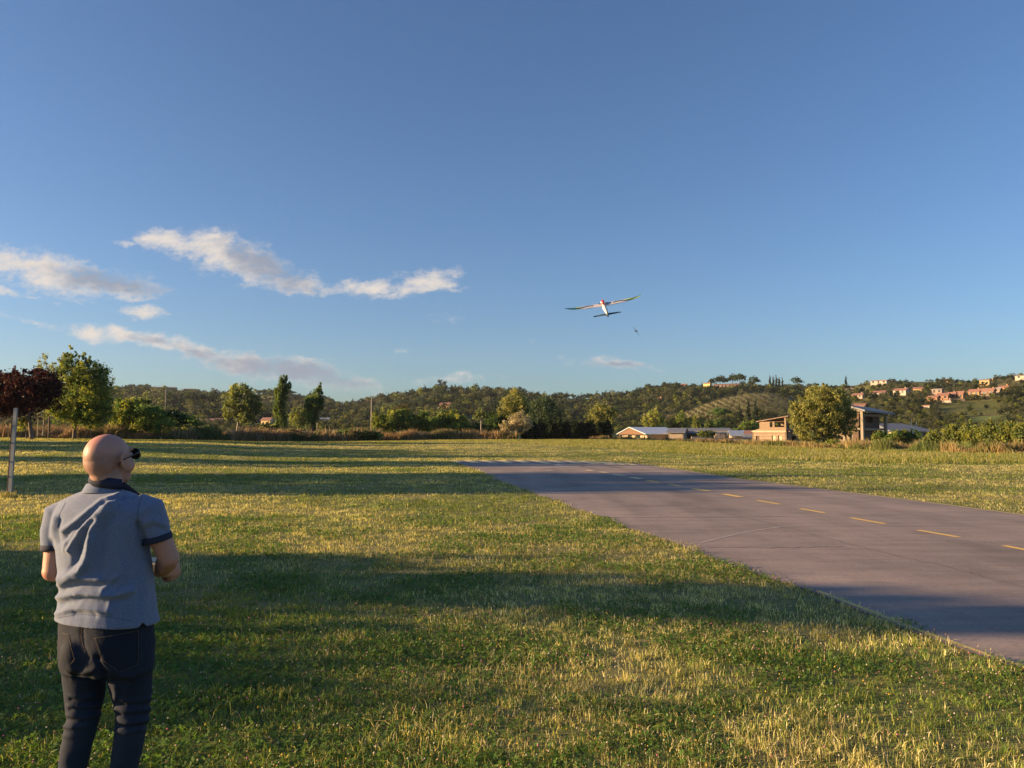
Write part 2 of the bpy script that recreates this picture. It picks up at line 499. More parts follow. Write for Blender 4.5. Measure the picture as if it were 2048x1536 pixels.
# outline: left edge (near to far), far end, right edge (far to near)
LEFT_PX = [(1145, 1012 - 12), (1390, 1101), (1650, 1197)]
def rline(a, y): return a - 0.1845 * y           # x of a line that runs with the runway
yl = np.linspace(2.0, 49.2, 60)
LE = [(rline(4.72 + 0.010 * (y - 5) * (y > 30) + 0.05 * math.sin(y * 1.7), y), y) for y in yl]
RE = []
for px, py in [(1268, 927.5), (1310, 932), (1370, 941), (1480, 958), (1669, 981), (1860, 1005), (2048, 1029.7)]:
    RE.append(gp(px, py))
(xa, ya), (xb, yb) = RE[-2], RE[-1]
RE.append((xb + (xb - xa) / (yb - ya) * (4 - yb), 4.0)); RE.append((xb + (xb - xa) / (yb - ya) * (2 - yb) + 0.2, 2.0))
END = [gp(px, py) for px, py in [(1130, 920.8), (1200, 923)]]
RUN = LE + END + RE

def strip(name, pts, width, z, mat, parent=None):
    pts = [Vector((p_[0], p_[1])) for p_ in pts]; V = []
    for i, q in enumerate(pts):
        t = (pts[min(i + 1, len(pts) - 1)] - pts[max(i - 1, 0)]).normalized(); nrm = Vector((-t.y, t.x))
        wd = width[i] if hasattr(width, '__len__') else width
        for s_ in (1, -1):
            r_ = q + nrm * (s_ * wd / 2); V.append((r_.x, r_.y, z))
    F = [(2 * i + 1, 2 * i + 3, 2 * i + 2, 2 * i) for i in range(len(pts) - 1)]
    return mesh(name, V, F, mat, parent)

# asphalt
m, b, p = newmat('runway_asphalt')
co = texco(b)
n1 = b.noise(b.mapping(co, rot=(0, 0, R(-10.5)), scale=(1.0, 0.12, 1)), 0.9, 5, 0.6)
n2 = b.noise(co, 110, 4, 0.75)
n3 = b.noise(b.mapping(co, rot=(0, 0, R(-10.5)), scale=(0.25, 1.2, 1)), 2.5, 5, 0.65)
n4 = b.noise(co, 0.35, 4, 0.55)
c = b.ramp(b.math('ADD', b.math('MULTIPLY', n1, 0.35), b.math('ADD', b.math('MULTIPLY', n3, 0.3), b.math('MULTIPLY', n4, 0.35))), [(0.40, (0.185, 0.152, 0.135)), (0.5, (0.275, 0.222, 0.196)), (0.60, (0.37, 0.295, 0.255))])
n5 = b.noise(co, 22, 5, 0.8)
c = b.mix(b.mapr(n5, 0.36, 0.50, 0.45, 0.0), c, (0.13, 0.12, 0.12, 1))
c = b.mix(b.mapr(n5, 0.60, 0.72, 0.0, 0.35), c, (0.48, 0.42, 0.38, 1))
c = b.mix(b.mapr(n2, 0.30, 0.5, 0.6, 0.0), c, (0.12, 0.115, 0.12, 1))
c = b.mix(b.mapr(n2, 0.60, 0.8, 0.0, 0.55), c, (0.55, 0.52, 0.48, 1))
b.set(p.inputs['Base Color'], c); p.inputs['Roughness'].default_value = 0.85; p.inputs['Specular IOR Level'].default_value = 0.25
bn = b.n('ShaderNodeBump'); bn.inputs['Strength'].default_value = 0.35; bn.inputs['Distance'].default_value = 0.004
b.set(bn.inputs['Height'], b.noise(co, 140, 4, 0.7)); b.set(p.inputs['Normal'], bn.outputs[0])
M['asphalt'] = m
def paint(name, colr):
    m, b, p = newmat(name)
    n_ = b.noise(texco(b), 30, 5, 0.75)
    n2_ = b.noise(texco(b), 2.5, 4, 0.6)
    b.set(p.inputs['Base Color'], b.mix(b.mapr(b.math('ADD', n_, b.math('MULTIPLY', n2_, 0.4)), 0.72, 0.88, 0.0, 0.75), (*colr, 1), (0.26, 0.24, 0.22, 1)))
    p.inputs['Roughness'].default_value = 0.75
    return m
M['yellow'] = paint('yellow_paint', (0.80, 0.52, 0.10))
M['palepaint'] = paint('faded_paint', (0.58, 0.55, 0.50))
M['keys'] = paint('pale_yellow_paint', (0.85, 0.66, 0.30))
M['crack'] = simple('crack_filler', (0.15, 0.13, 0.125), 0.9)
run = mesh('runway', [(x, y, 0.012) for x, y in RUN], [tuple(range(len(RUN)))[::-1]], M['asphalt'])
tag(run, kind='structure')
# centre line dashes
CL = [(1171, 940.5, 1186, 942), (1200, 944.3, 1215, 946), (1229, 949.6, 1248, 952), (1262, 955.3, 1282, 958), (1294, 961.7, 1317, 965), (1337, 969, 1362, 973), (1386, 978, 1419, 983), (1448, 989, 1482, 995), (1514, 1001.5, 1559, 1009.5), (1600, 1018.5, 1649, 1027), (1702, 1037, 1770, 1049), (1837, 1062, 1918, 1076), (2008, 1093, 2110, 1113), (2240, 1137, 2400, 1167)]
for (x0, y0, x1, y1) in CL:
    a0, a1 = gp(x0, y0), gp(x1, y1)
    strip('centre_dash', [a0, a1], 0.115 if y0 > 995 else (0.20 if y0 > 960 else 0.30), 0.016, M['yellow'] if y0 > 960 else M['keys'], run)
# edge lines
le = [(x + 0.07, y) for x, y in LE if y < 8.5]
strip('edge_line', le, 0.06, 0.0165, paint('worn_yellow_paint', (0.52, 0.42, 0.14)), run)
strip('edge_line', [(x - 0.10, y) for x, y in RE[1:]], 0.08, 0.0165, bpy.data.materials['worn_yellow_paint'], run)
# threshold keys at the far end
KEYS = [(896, 921.3, 918, 925.2), (926, 921.2, 954, 926), (957, 921.2, 990, 926), (992, 921.2, 1022, 926), (1026, 921.2, 1056, 926), (1058, 921.2, 1100, 927.6), (1093, 921.4, 1127, 926.4), (1124, 922.2, 1162, 927), (1152, 922.8, 1196, 928.3), (1178, 923.6, 1228, 929), (1206, 924.6, 1256, 929.8), (1228, 925.6, 1270, 930.3)]
for (x0, y0, x1, y1) in KEYS:
    a0, a1 = gp(x0 + 8, y0), gp(x1 - 2, y1)
    strip('threshold_bar', [a0, a1], 0.50, 0.0162, M['keys'], run)
for pts_, wd in (([(1026, 929.3), (1130, 932.6), (1290, 932.0)], 0.16), ([(1060, 937.5), (1130, 933.6), (1215, 930.8)], 0.14), ([(1092, 941), (1102, 941.8)], 0.3), ([(1110, 929), (1124, 931)], 0.25)):
    strip('faded_mark', [gp(*q) for q in pts_], wd, 0.0155, M['palepaint'], run)
# cracks and tyre marks
def jit(pts, n, amp, seed):
    r_ = random.Random(seed); out = []
    for i in range(len(pts) - 1):
        for k in range(n):
            t = k / n; out.append((pts[i][0] * (1 - t) + pts[i + 1][0] * t + r_.uniform(-amp, amp), pts[i][1] * (1 - t) + pts[i + 1][1] * t + r_.uniform(-amp, amp)))
    return out + [pts[-1]]
for i, (pp, wd, am) in enumerate((
    ([(1330, 996), (1400, 1016), (1540, 1048), (1640, 1075), (1760, 1106), (1900, 1137), (2048, 1176), (2300, 1240)], 0.020, 0.02),
    ([(1215, 1036), (1400, 1036), (1570, 1034)], 0.04, 0.05),
    ([(1410, 1096), (1560, 1097), (1690, 1095)], 0.03, 0.03))):
    strip('crack', jit([gp(*q) for q in pp], 12, am * 1.6, i), wd * 1.1, 0.0150, M['crack'], run)
arc = [(1400, 1088), (1450, 1075), (1500, 1064), (1560, 1055), (1630, 1051), (1720, 1050.5), (1850, 1051), (2000, 1053), (2100, 1055)]
strip('tyre_mark', [gp(*q) for q in arc], 0.07, 0.0148, simple('tyre_mark', (0.335, 0.285, 0.26), 0.9), run)

RUNP = [(x, y) for x, y in RUN]

# ================================================================== grass
def blades(name, P, Hh, Wd, C, mat, lean=0.5, tall=False, bend=0.6, seed=1):
    """P (n,2) places, one blade each: base pair, middle pair, tip"""
    r_ = np.random.default_rng(seed); n = len(P)
    z = H(P[:, 0], P[:, 1])
    a = r_.uniform(0, 2 * np.pi, n); la = r_.uniform(0, 2 * np.pi, n)
    ln = np.abs(r_.normal(0, lean, n)) * Hh
    wx, wy = np.cos(a) * Wd / 2, np.sin(a) * Wd / 2
    lx, ly = np.cos(la) * ln, np.sin(la) * ln
    B = np.stack([P[:, 0], P[:, 1], z - 0.004], -1)
    W = np.stack([wx, wy, np.zeros(n)], -1)
    mid = B + np.stack([lx * 0.35, ly * 0.35, Hh * 0.58], -1)
    tip = B + np.stack([lx, ly, Hh * (1 - 0.25 * np.minimum(1, ln / np.maximum(Hh, 1e-6)) * bend)], -1)
    V = np.stack([B - W, B + W, mid + W * 0.8, mid - W * 0.8, tip], 1).reshape(-1, 3)
    i = np.arange(n) * 5
    Q = np.stack([i, i + 1, i + 2, i + 3], -1); T = np.stack([i + 3, i + 2, i + 4], -1)
    cc = np.repeat(C, 5, 0)
    return tag(mesh(name, V, [Q, T], mat, colors=cc), kind='stuff')

def sample_wedge(n, d0, d1, power, seed, side=0.80):
    """points in the view wedge (wider than the frame); density ~ d**-power"""
    r_ = np.random.default_rng(seed)
    k = 2 - power
    u = r_.random(n)
    d = (d0 ** k + u * (d1 ** k - d0 ** k)) ** (1 / k)
    s = r_.uniform(-side, side, n)
    return np.stack([s * d, d], -1)

GREEN = np.array([[0.125, 0.190, 0.045], [0.175, 0.230, 0.050], [0.240, 0.270, 0.058], [0.095, 0.155, 0.042]])
DRY = np.array([[0.54, 0.47, 0.23], [0.42, 0.39, 0.15], [0.62, 0.54, 0.31], [0.36, 0.36, 0.12]])

def dryness(P):
    """0 green .. 1 dry: patches of the field"""
    x, y = P[:, 0], P[:, 1]
    a = fbm(x / 2.6 + 3, y / 2.6, 21, 4) * 0.55 + fbm(x / 11, y / 7, 31, 3) * 0.45
    v = (a - 0.47) * 6.0 + 0.45
    v += 0.45 * np.exp(-((y - 12.2) / 1.8) ** 2) * (x < 2)          # trodden strip in the middle
    v -= 0.50 * smooth((7.8 - y) / 2.0) * smooth((0.6 - x) / 1.5)      # lush clover near the pilot
    v -= 0.38 * smooth((9.5 - y) / 2.0) * smooth((1.5 - x) / 3.0) - 0.06 * smooth((9.5 - y) / 2.0)
    v += 0.75 * np.exp(-((y - 82) / 14) ** 2)
    v += 0.45 * np.exp(-((y - 39) / 3.5) ** 2)
    lush = smooth((y - 50 + 0.55 * np.maximum(x - 5, 0)) / 6)
    v -= 0.85 * lush * (x > -2) * (y < 80)
    return np.clip(v, 0, 1)

def grass_color(P, seed):
    r_ = np.random.default_rng(seed); n = len(P)
    d = dryness(P)
    isdry = r_.random(n) < (0.06 + 0.80 * d)
    g = GREEN[r_.integers(0, 4, n)]; q = DRY[r_.integers(0, 4, n)]
    c = np.where(isdry[:, None], q, g)
    tint = (0.75 + 0.5 * fbm(P[:, 0] / 0.5, P[:, 1] / 0.5, 5, 2))[:, None] * r_.uniform(0.75, 1.25, (n, 1))
    return c * tint * (1 + 0.28 * smooth((9.5 - P[:, 1]) / 2.5) * smooth((P[:, 0] + 1.5) / 2.0))[:, None], d  # near right blades get a lighter colour for the sunlight there

def offrunway(P):
    m_ = 0.01 + 0.16 * fbm(P[:, 0] * 2.2, P[:, 1] * 2.2, 66, 3) ** 1.5 * 1.6
    return ~inpoly(P[:, 0] - m_, P[:, 1], RUNP)

def tufts(n, d0, d1, power, seed, per=16, spread=0.030):
    """blades gathered in tufts; farther tufts are wider"""
    r_ = np.random.default_rng(seed)
    T = sample_wedge(n // per, d0, d1, power, seed + 1)
    i = r_.integers(0, len(T), n)
    sc_ = spread * (1 + T[i, 1] / 9) * r_.uniform(0.4, 1.8, len(T))[i]
    return T[i] + r_.normal(0, 1, (n, 2)) * sc_[:, None], i

# near and middle lawn: short blades, wider with distance so that one blade stays about a pixel
P, ti = tufts(760000, 2.2, 115, 1.5, 41)
k = (P[:, 1] < interp(1024 + FPX * P[:, 0] / P[:, 1], ED) + 4) & offrunway(P) & (P[:, 1] > 1.5)
P = P[k]; ti = ti[k]
dist = P[:, 1]
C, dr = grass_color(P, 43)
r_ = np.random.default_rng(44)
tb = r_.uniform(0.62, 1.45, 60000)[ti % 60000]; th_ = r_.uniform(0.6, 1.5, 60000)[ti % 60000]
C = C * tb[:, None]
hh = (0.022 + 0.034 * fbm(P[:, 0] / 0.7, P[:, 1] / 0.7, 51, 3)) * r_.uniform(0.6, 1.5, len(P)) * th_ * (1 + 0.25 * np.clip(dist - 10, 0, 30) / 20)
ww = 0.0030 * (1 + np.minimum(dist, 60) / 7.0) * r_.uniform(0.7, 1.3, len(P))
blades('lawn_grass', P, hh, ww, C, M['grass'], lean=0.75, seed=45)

# seed heads and stalks in the near field
P = sample_wedge(8000, 2.4, 24, 1.5, 61); P = P[offrunway(P)]
k = (fbm(P[:, 0] / 1.3, P[:, 1] / 1.3, 71, 3) > 0.46) & ((P[:, 0] > -0.8) | (P[:, 1] > 8) | (np.random.default_rng(1).random(len(P)) < 0.12))
P = P[k]; r_ = np.random.default_rng(62); n = len(P)
C = DRY[r_.integers(0, 4, n)] * r_.uniform(0.6, 1.0, (n, 1))
blades('seed_stalks', P, r_.uniform(0.05, 0.12, n), 0.0032 * (1 + P[:, 1] / 8), C, M['grass'], lean=0.35, seed=63)

def tri_leaves(name, P, z0, z1, size, C, mat, seed, flat=0.5, per=3):
    """small flat leaflets in threes (clover)"""
    r_ = np.random.default_rng(seed); n = len(P)
    z = H(P[:, 0], P[:, 1]) + r_.uniform(z0, z1, n)
    V = []; 
    a0 = r_.uniform(0, 2 * np.pi, n); tilt = r_.normal(0, flat, (n, 2))
    out = []
    for k in range(per):
        a = a0 + k * 2 * np.pi / per
        cx_, cy_ = np.cos(a), np.sin(a)
        q = []
        for rr, off in ((0.0, 0), (0.75, 0.55), (1.0, 0.0), (0.75, -0.55)):
            dx = size * (rr * cx_ - off * cy_); dy = size * (rr * cy_ + off * cx_)
            q.append(np.stack([P[:, 0] + dx, P[:, 1] + dy, z + dx * tilt[:, 0] + dy * tilt[:, 1]], -1))
        out.append(np.stack(q, 1))
    V = np.concatenate(out, 0).reshape(-1, 3)
    F = np.arange(len(V)).reshape(-1, 4)
    cc = np.repeat(np.concatenate([C] * per, 0), 4, 0)
    return tag(mesh(name, V, F, mat, colors=cc), kind='stuff')

P = sample_wedge(240000, 2.3, 16, 1.5, 81); P = P[offrunway(P)]
dn = fbm(P[:, 0] / 0.9, P[:, 1] / 0.9, 91, 3)
lush = smooth((8.2 - P[:, 1]) / 2.0) * smooth((0.8 - P[:, 0]) / 1.5)
r_ = np.random.default_rng(82)
P = P[r_.random(len(P)) < np.clip((dn - 0.42) * 5, 0, 1) * 0.75 + lush * 0.5]
n = len(P)
C = np.array([0.105, 0.195, 0.040]) * r_.uniform(0.7, 1.5, (n, 1)) * np.array([1, 1, 1])
tri_leaves('clover', P, 0.012, 0.05, 0.0095 * (1 + P[:, 1] / 14) , C, M['grass'], 83)

# clover and plantain flower heads
def heads(name, P, zz, rad, C, mat, seed):
    r_ = np.random.default_rng(seed); n = len(P); z = H(P[:, 0], P[:, 1]) + zz
    o8 = np.array([(1, 0, 0), (0, 1, 0), (-1, 0, 0), (0, -1, 0), (0, 0, 1.2), (0, 0, -1.0)])
    V = np.stack([P[:, 0], P[:, 1], z], -1)[:, None, :] + o8[None] * np.asarray(rad)[:, None, None]
    f = np.array([(0, 1, 4), (1, 2, 4), (2, 3, 4), (3, 0, 4), (1, 0, 5), (2, 1, 5), (3, 2, 5), (0, 3, 5)])
    F = (np.arange(n) * 6)[:, None, None] + f[None]
    return tag(mesh(name, V.reshape(-1, 3), F.reshape(-1, 3), mat, colors=np.repeat(C, 6, 0)), kind='stuff')
P = sample_wedge(5200, 2.5, 13, 1.4, 101); P = P[offrunway(P)]
r_ = np.random.default_rng(102); n = len(P)
pick = r_.random(n)
C = np.where((pick < 0.10)[:, None], np.array([0.55, 0.18, 0.28]), np.where((pick < 0.22)[:, None], np.array([0.60, 0.42, 0.06]), np.where((pick < 0.6)[:, None], np.array([0.34, 0.22, 0.12]), np.array([0.5, 0.45, 0.34]))))
heads('flower_heads', P, r_.uniform(0.035, 0.09, n), r_.uniform(0.0035, 0.0065, n) * (1 + P[:, 1] / 25), C, M['weed'], 103)

# lush tall strip beyond the runway on the right, and the long grass that closes the field
P = sample_wedge(230000, 44, 112, 0.4, 111, side=0.85)
r_ = np.random.default_rng(112)
q = 1024 + FPX * P[:, 0] / P[:, 1]
ed = interp(q, ED)
lo = np.interp(q, [-400, 500, 1000, 1300, 1600, 2048, 2500], [0.80, 0.85, 0.82, 0.62, 0.60, 0.60, 0.6]) * ed
k = (P[:, 1] > lo + 3 * (fbm(P[:, 0] / 6, P[:, 1] / 6, 8) - 0.5)) & (P[:, 1] < ed + 3)
P = P[k]; n = len(P); q = q[k]
C = GREEN[r_.integers(0, 4, n)] * r_.uniform(1.0, 1.6, (n, 1))
C[:, 0] *= 1.25
pale = r_.random(n) < 0.25 + 0.4 * (fbm(P[:, 0] / 5, P[:, 1] / 5, 9) > 0.55)
C[pale] = DRY[r_.integers(0, 4, int(pale.sum()))] * 0.8
hgt = np.interp(q, [-400, 900, 1200, 1700, 2048], [0.10, 0.12, 0.20, 0.26, 0.30]) * r_.uniform(0.5, 1.2, n) * (0.6 + 0.8 * fbm(P[:, 0] / 3, P[:, 1] / 3, 10))
blades('meadow_grass', P, hgt, 0.045 * np.ones(n), C, M['grass'], lean=0.8, seed=113)

# dry weeds and brambles: banks at the edge of the field
def weeds(name, pts, n, hmin, hmax, palette, seed, spread=3.0, wd=0.07):
    """pts: (px, D) line along which the weeds grow"""
    r_ = np.random.default_rng(seed)
    t = r_.uniform(0, len(pts) - 1, n); i = t.astype(int); f = t - i
    A = np.array(pts, float)
    px = A[i, 0] * (1 - f) + A[np.minimum(i + 1, len(A) - 1), 0] * f
    D = A[i, 1] * (1 - f) + A[np.minimum(i + 1, len(A) - 1), 1] * f + np.abs(r_.normal(0, spread, n)) * 1.5
    x = (px - 1024) / FPX * D
    P = np.stack([x, D], -1)
    cl = fbm(x / 1.6, D / 1.6, seed, 3)
    hh = (hmin + (hmax - hmin) * smooth((cl - 0.3) / 0.4)) * r_.uniform(0.5, 1.1, n)
    pal = np.array(palette)
    big = fbm(x / 4.5, D / 4.5, seed + 3, 2)
    idx = np.clip(((big - 0.25) * 2.0 * len(pal) + r_.normal(0, 0.7, n)).astype(int), 0, len(pal) - 1)
    C = pal[idx] * r_.uniform(0.7, 1.3, (n, 1))
    return blades(name, P, hh, wd * r_.uniform(0.6, 1.4, n), C, M['weed'], lean=0.55, seed=seed + 1)

ORANGE = [(0.12, 0.14, 0.05), (0.34, 0.25, 0.14), (0.42, 0.30, 0.16), (0.32, 0.22, 0.14), (0.22, 0.19, 0.09)]
weeds('dry_weeds', [(-350, 89), (0, 88), (200, 89), (330, 91), (520, 95), (640, 100), (760, 104)], 26000, 0.5, 2.0, ORANGE, 201, 3.0, 0.10)
weeds('dry_weeds', [(330, 96), (560, 104), (760, 112), (830, 116)], 16000, 0.4, 1.4, [(0.40, 0.26, 0.10), (0.36, 0.22, 0.10), (0.28, 0.17, 0.09)], 205, 8.0, 0.12)
weeds('dry_weeds', [(800, 112), (900, 112), (1035, 110)], 9000, 0.6, 1.8, [(0.12, 0.14, 0.05), (0.30, 0.22, 0.10), (0.36, 0.24, 0.12)], 211, 1.5, 0.1)
RW = [(0.13, 0.17, 0.05), (0.17, 0.20, 0.06), (0.36, 0.29, 0.13), (0.46, 0.33, 0.15), (0.30, 0.23, 0.10), (0.15, 0.18, 0.05)]
weeds('dry_weeds', [(1480, 99), (1600, 89), (1720, 79)], 12000, 0.25, 0.95, RW, 221, 3.0, 0.055)
weeds('dry_weeds', [(1690, 82), (1780, 75), (1900, 68), (2048, 62), (2400, 55)], 30000, 0.25, 1.35, RW, 225, 3.5, 0.05)
weeds('dry_weeds', [(1180, 122), (1300, 128), (1500, 118)], 8000, 0.3, 1.0, [(0.14, 0.15, 0.05), (0.32, 0.22, 0.10)], 231, 3.0, 0.09)

# ================================================================== trees
def leafcloud(cent, size, C, seed, asp=0.6, up=0.0):
    r_ = np.random.default_rng(seed); n = len(cent)
    a = r_.normal(size=(n, 3)); a[:, 2] += up; a /= np.linalg.norm(a, axis=1)[:, None]
    b_ = r_.normal(size=(n, 3)); b_ -= a * (a * b_).sum(1)[:, None]; b_ /= np.linalg.norm(b_, axis=1)[:, None]
    s = (np.asarray(size) * r_.uniform(0.6, 1.3, n))[:, None] * 0.5
    A = a * s; B = b_ * s * asp
    V = np.stack([cent - A, cent - B, cent + A, cent + B], 1).reshape(-1, 3)
    return V, np.arange(n * 4).reshape(-1, 4), np.repeat(C, 4, 0)

def crown_points(lobes, n, seed, clump=0.16, ncl=26, shell=0.55):
    """lobes: (x,y,z,rx,ry,rz). Leaves gather in clumps spread over and in each lobe; returns points and clump ids"""
    r_ = np.random.default_rng(seed)
    vol = np.array([l[3] * l[4] * l[5] for l in lobes]) ** 0.75; vol /= vol.sum()
    P = []; K = []; kid = 0; cl_all = []
    for l, v in zip(lobes, vol):
        nc = max(4, int(ncl * len(lobes) * v)); m_ = max(6, int(n * v))
        d = r_.normal(size=(nc, 3)); d /= np.linalg.norm(d, axis=1)[:, None]
        rad = shell + (1 - shell) * r_.random(nc) ** 0.6
        rad *= r_.uniform(0.74, 1.16, nc)
        c = d * rad[:, None]
        i = r_.integers(0, nc, m_)
        q = c[i] + r_.normal(0, clump, (m_, 3)) * r_.uniform(0.5, 1.3, nc)[i][:, None]
        S = np.array(l[3:6]); O = np.array(l[:3])
        P.append(q * S + O); K.append(i + kid); kid += nc
        cl_all.append(c * S + O)
    return np.concatenate(P), np.concatenate(K), np.concatenate(cl_all)

def limbs(base, lobes, r0, seed, clumps=None, nbr=18, fork=0.35):
    mb = MB(); r_ = random.Random(seed)
    base = Vector(base)
    cen = [Vector(l[:3]) for l in lobes]
    mid = sum(cen, Vector()) / len(cen)
    zf = base.z + (min(l[2] - l[5] for l in lobes) - base.z) + 0.15 * (mid.z - base.z)
    zf = max(zf, base.z + 0.08 * (mid.z - base.z))
    fk = Vector((base.x * 0.75 + mid.x * 0.25, base.y * 0.75 + mid.y * 0.25, zf))
    mb.tube([base - Vector((0, 0, 0.3)), base.lerp(fk, 0.1), base.lerp(fk, 0.5) + Vector((r_.uniform(-.3, .3) * r0, 0, 0)), fk], [r0 * 1.5, r0 * 1.05, r0 * 0.85, r0 * 0.8], 8)
    for c in cen:
        m1 = fk.lerp(c, 0.5) + Vector((r_.uniform(-1, 1), r_.uniform(-1, 1), 0.5)) * r0
        mb.tube([fk, m1, c], [r0 * 0.55, r0 * 0.38, r0 * 0.18], 6)
    if clumps is not None:
        idx = list(range(len(clumps))); r_.shuffle(idx)
        for i in idx[:nbr]:
            t = Vector(clumps[i]); c = min(cen, key=lambda k: (k - t).length)
            s0 = fk.lerp(c, r_.uniform(0.5, 1.0))
            mb.tube([s0, s0.lerp(t, 0.5) + Vector((0, 0, r0 * 0.6)), t], [r0 * 0.2, r0 * 0.13, r0 * 0.05], 5)
    return mb

def tree(name, label, cat, D, base_px, lobes_px, n, size, palette, seed, group=None, r0=0.14, trunk='bark', trunk_h=True, clump=0.16, ncl=26, shell=0.55, asp=0.6, up=0.0, depth=0.9, bright=0.30, world_lobes=None, zbase=None, nbr=18):
    """lobes in photograph pixels (px,py,rx,ry[,ddepth]) at distance D"""
    s = D / FPX
    bx = (base_px - 1024) * s
    bz = float(H(bx, D)) if zbase is None else zbase
    lobes = []
    r_ = random.Random(seed)
    for l in lobes_px:
        q = at(l[0], l[1], D)
        dy = l[4] if len(l) > 4 else r_.uniform(-0.25, 0.25) * l[2] * s
        lobes.append((q[0] - bx, dy, q[2] - bz, l[2] * s, l[2] * s * depth, l[3] * s))
    t = empty(name, (bx, D, bz), label=label, cat=cat, group=group)
    P, K, cl = crown_points(lobes, n, seed, clump, ncl, shell)
    keep = P[:, 2] > 0.05; P = P[keep]; K = K[keep]
    rr = np.random.default_rng(seed + 5)
    pal = np.array(palette, float) * (1.2 if palette is DK or palette is PU else (1.75 if palette is WI else 2.3))
    ck = rr.uniform(1 - bright, 1 + bright, K.max() + 1); pk = rr.integers(0, len(pal), K.max() + 1)
    C = pal[pk[K]] * (ck[K] * rr.uniform(0.8, 1.2, len(K)))[:, None]
    V, F, C = leafcloud(P, np.full(len(P), size), C, seed + 6, asp, up)
    mesh('crown', V, F, M['leaf'], t, colors=C)
    if trunk_h:
        limbs((0, 0, 0), lobes, r0, seed + 7, cl, nbr).build('trunk', M[trunk], t, smooth_shade=True)
    return t

OL = [(0.085, 0.10, 0.035), (0.11, 0.12, 0.04), (0.07, 0.09, 0.035)]
GR = [(0.050, 0.085, 0.022), (0.065, 0.10, 0.026), (0.040, 0.07, 0.020)]
YG = [(0.115, 0.13, 0.026), (0.135, 0.145, 0.03), (0.08, 0.105, 0.025)]
DK = [(0.020, 0.034, 0.015), (0.028, 0.045, 0.018), (0.016, 0.028, 0.012)]
POP = [(0.055, 0.085, 0.025), (0.075, 0.10, 0.028), (0.04, 0.065, 0.022)]
PU = [(0.045, 0.014, 0.016), (0.060, 0.018, 0.016), (0.030, 0.012, 0.014)]
WI = [(0.165, 0.172, 0.055), (0.20, 0.195, 0.062), (0.12, 0.135, 0.045)]

# ---- left corner
tree('purple_plum_tree', 'dark purple leaved plum tree at the far left behind the grey post', 'tree', 78, 66, [(60, 790, 62, 42), (20, 790, 50, 44), (-30, 785, 55, 45), (90, 772, 34, 30), (10, 760, 30, 22), (62, 752, 16, 18), (92, 755, 14, 14), (30, 752, 14, 14), (-10, 748, 16, 14)], 23000, 0.30, PU, 301, r0=0.2, clump=0.17, ncl=46, up=0.6, asp=0.45)
tree('locust_tree', 'tall feathery green locust tree beside the purple plum tree', 'tree', 84, 150, [(165, 790, 58, 62), (140, 745, 30, 38), (178, 750, 34, 36), (130, 820, 40, 36), (190, 830, 40, 30), (205, 785, 24, 30), (143, 712, 16, 18), (168, 722, 16, 20), (200, 745, 20, 12), (108, 770, 20, 30)], 40000, 0.20, YG + YG + GR, 302, r0=0.2, clump=0.085, ncl=95, shell=0.35)
tree('bare_topped_tree', 'thin sparse tree top rising between the plum and the locust tree', 'tree', 88, 100, [(95, 728, 24, 22), (112, 745, 22, 24), (78, 735, 16, 10)], 900, 0.22, YG, 303, r0=0.1, clump=0.1, ncl=16, shell=0.3, nbr=30)
tree('locust_sapling', 'small thin locust sapling standing under the plum tree crown', 'sapling', 80, 55, [(48, 848, 18, 16), (40, 838, 10, 10)], 900, 0.2, YG, 304, r0=0.06)
tree('hedge_bush', 'broad green bush to the right of the locust tree', 'bush', 92, 262, [(255, 830, 34, 30), (285, 820, 38, 22), (240, 845, 24, 20), (300, 840, 40, 24), (262, 808, 22, 12)], 9500, 0.3, YG + GR, 305, r0=0.12)
tree('hedge_bush', 'dark shaded bush below the hillside mast, right of the broad green bush', 'bush', 98, 335, [(338, 842, 42, 22), (372, 848, 34, 18), (315, 838, 28, 24)], 6500, 0.32, DK + GR, 306, r0=0.12)
tree('hedge_bush', 'yellowish low bush at the foot of the dark shaded bush', 'bush', 92, 225, [(232, 858, 22, 14), (250, 862, 20, 10)], 2200, 0.26, YG, 307, r0=0.06)
tree('hedge_bush', 'low green scrub left of the pale barked maple', 'bush', 95, 385, [(375, 862, 36, 10), (345, 866, 26, 9), (415, 862, 20, 10)], 3000, 0.28, YG + OL, 308, r0=0.06)
tree('field_maple', 'olive green tree with pale slender trunk left of the two poplars', 'tree', 108, 474, [(484, 800, 28, 30), (466, 815, 20, 26), (500, 820, 24, 26), (478, 780, 20, 16), (492, 838, 18, 14), (510, 800, 12, 16)], 7500, 0.30, OL, 309, r0=0.16, trunk='palebark', clump=0.14)
tree('leaning_poplar', 'taller slim poplar, leftmost of the two bent by wind', 'tree', 118, 562, [(563, 842, 12, 18), (560, 815, 13, 24), (562, 792, 12, 22), (567, 772, 10, 18), (570, 757, 5, 10), (576, 776, 7, 14), (550, 788, 4, 16)], 12000, 0.27, POP, 310, r0=0.16, clump=0.16, up=1.4, asp=0.4)
tree('leaning_poplar', 'shorter slim poplar, rightmost of the two bent by wind', 'tree', 110, 625, [(625, 852, 6, 12), (624, 832, 12, 20), (629, 810, 14, 20), (636, 790, 10, 16), (641, 774, 5, 9), (616, 808, 7, 16), (643, 806, 6, 14)], 12000, 0.25, POP, 311, r0=0.16, clump=0.16, up=1.4, asp=0.4)
tree('round_tree', 'round olive coloured tree between the two poplars', 'tree', 150, 598, [(598, 836, 20, 20), (590, 828, 12, 12), (610, 834, 12, 14)], 3500, 0.36, OL, 312, r0=0.14)
tree('hedge_bush', 'low dark bush at the foot of the taller poplar', 'bush', 112, 545, [(540, 858, 26, 9), (560, 862, 16, 6)], 2200, 0.3, DK + OL, 313, r0=0.05)
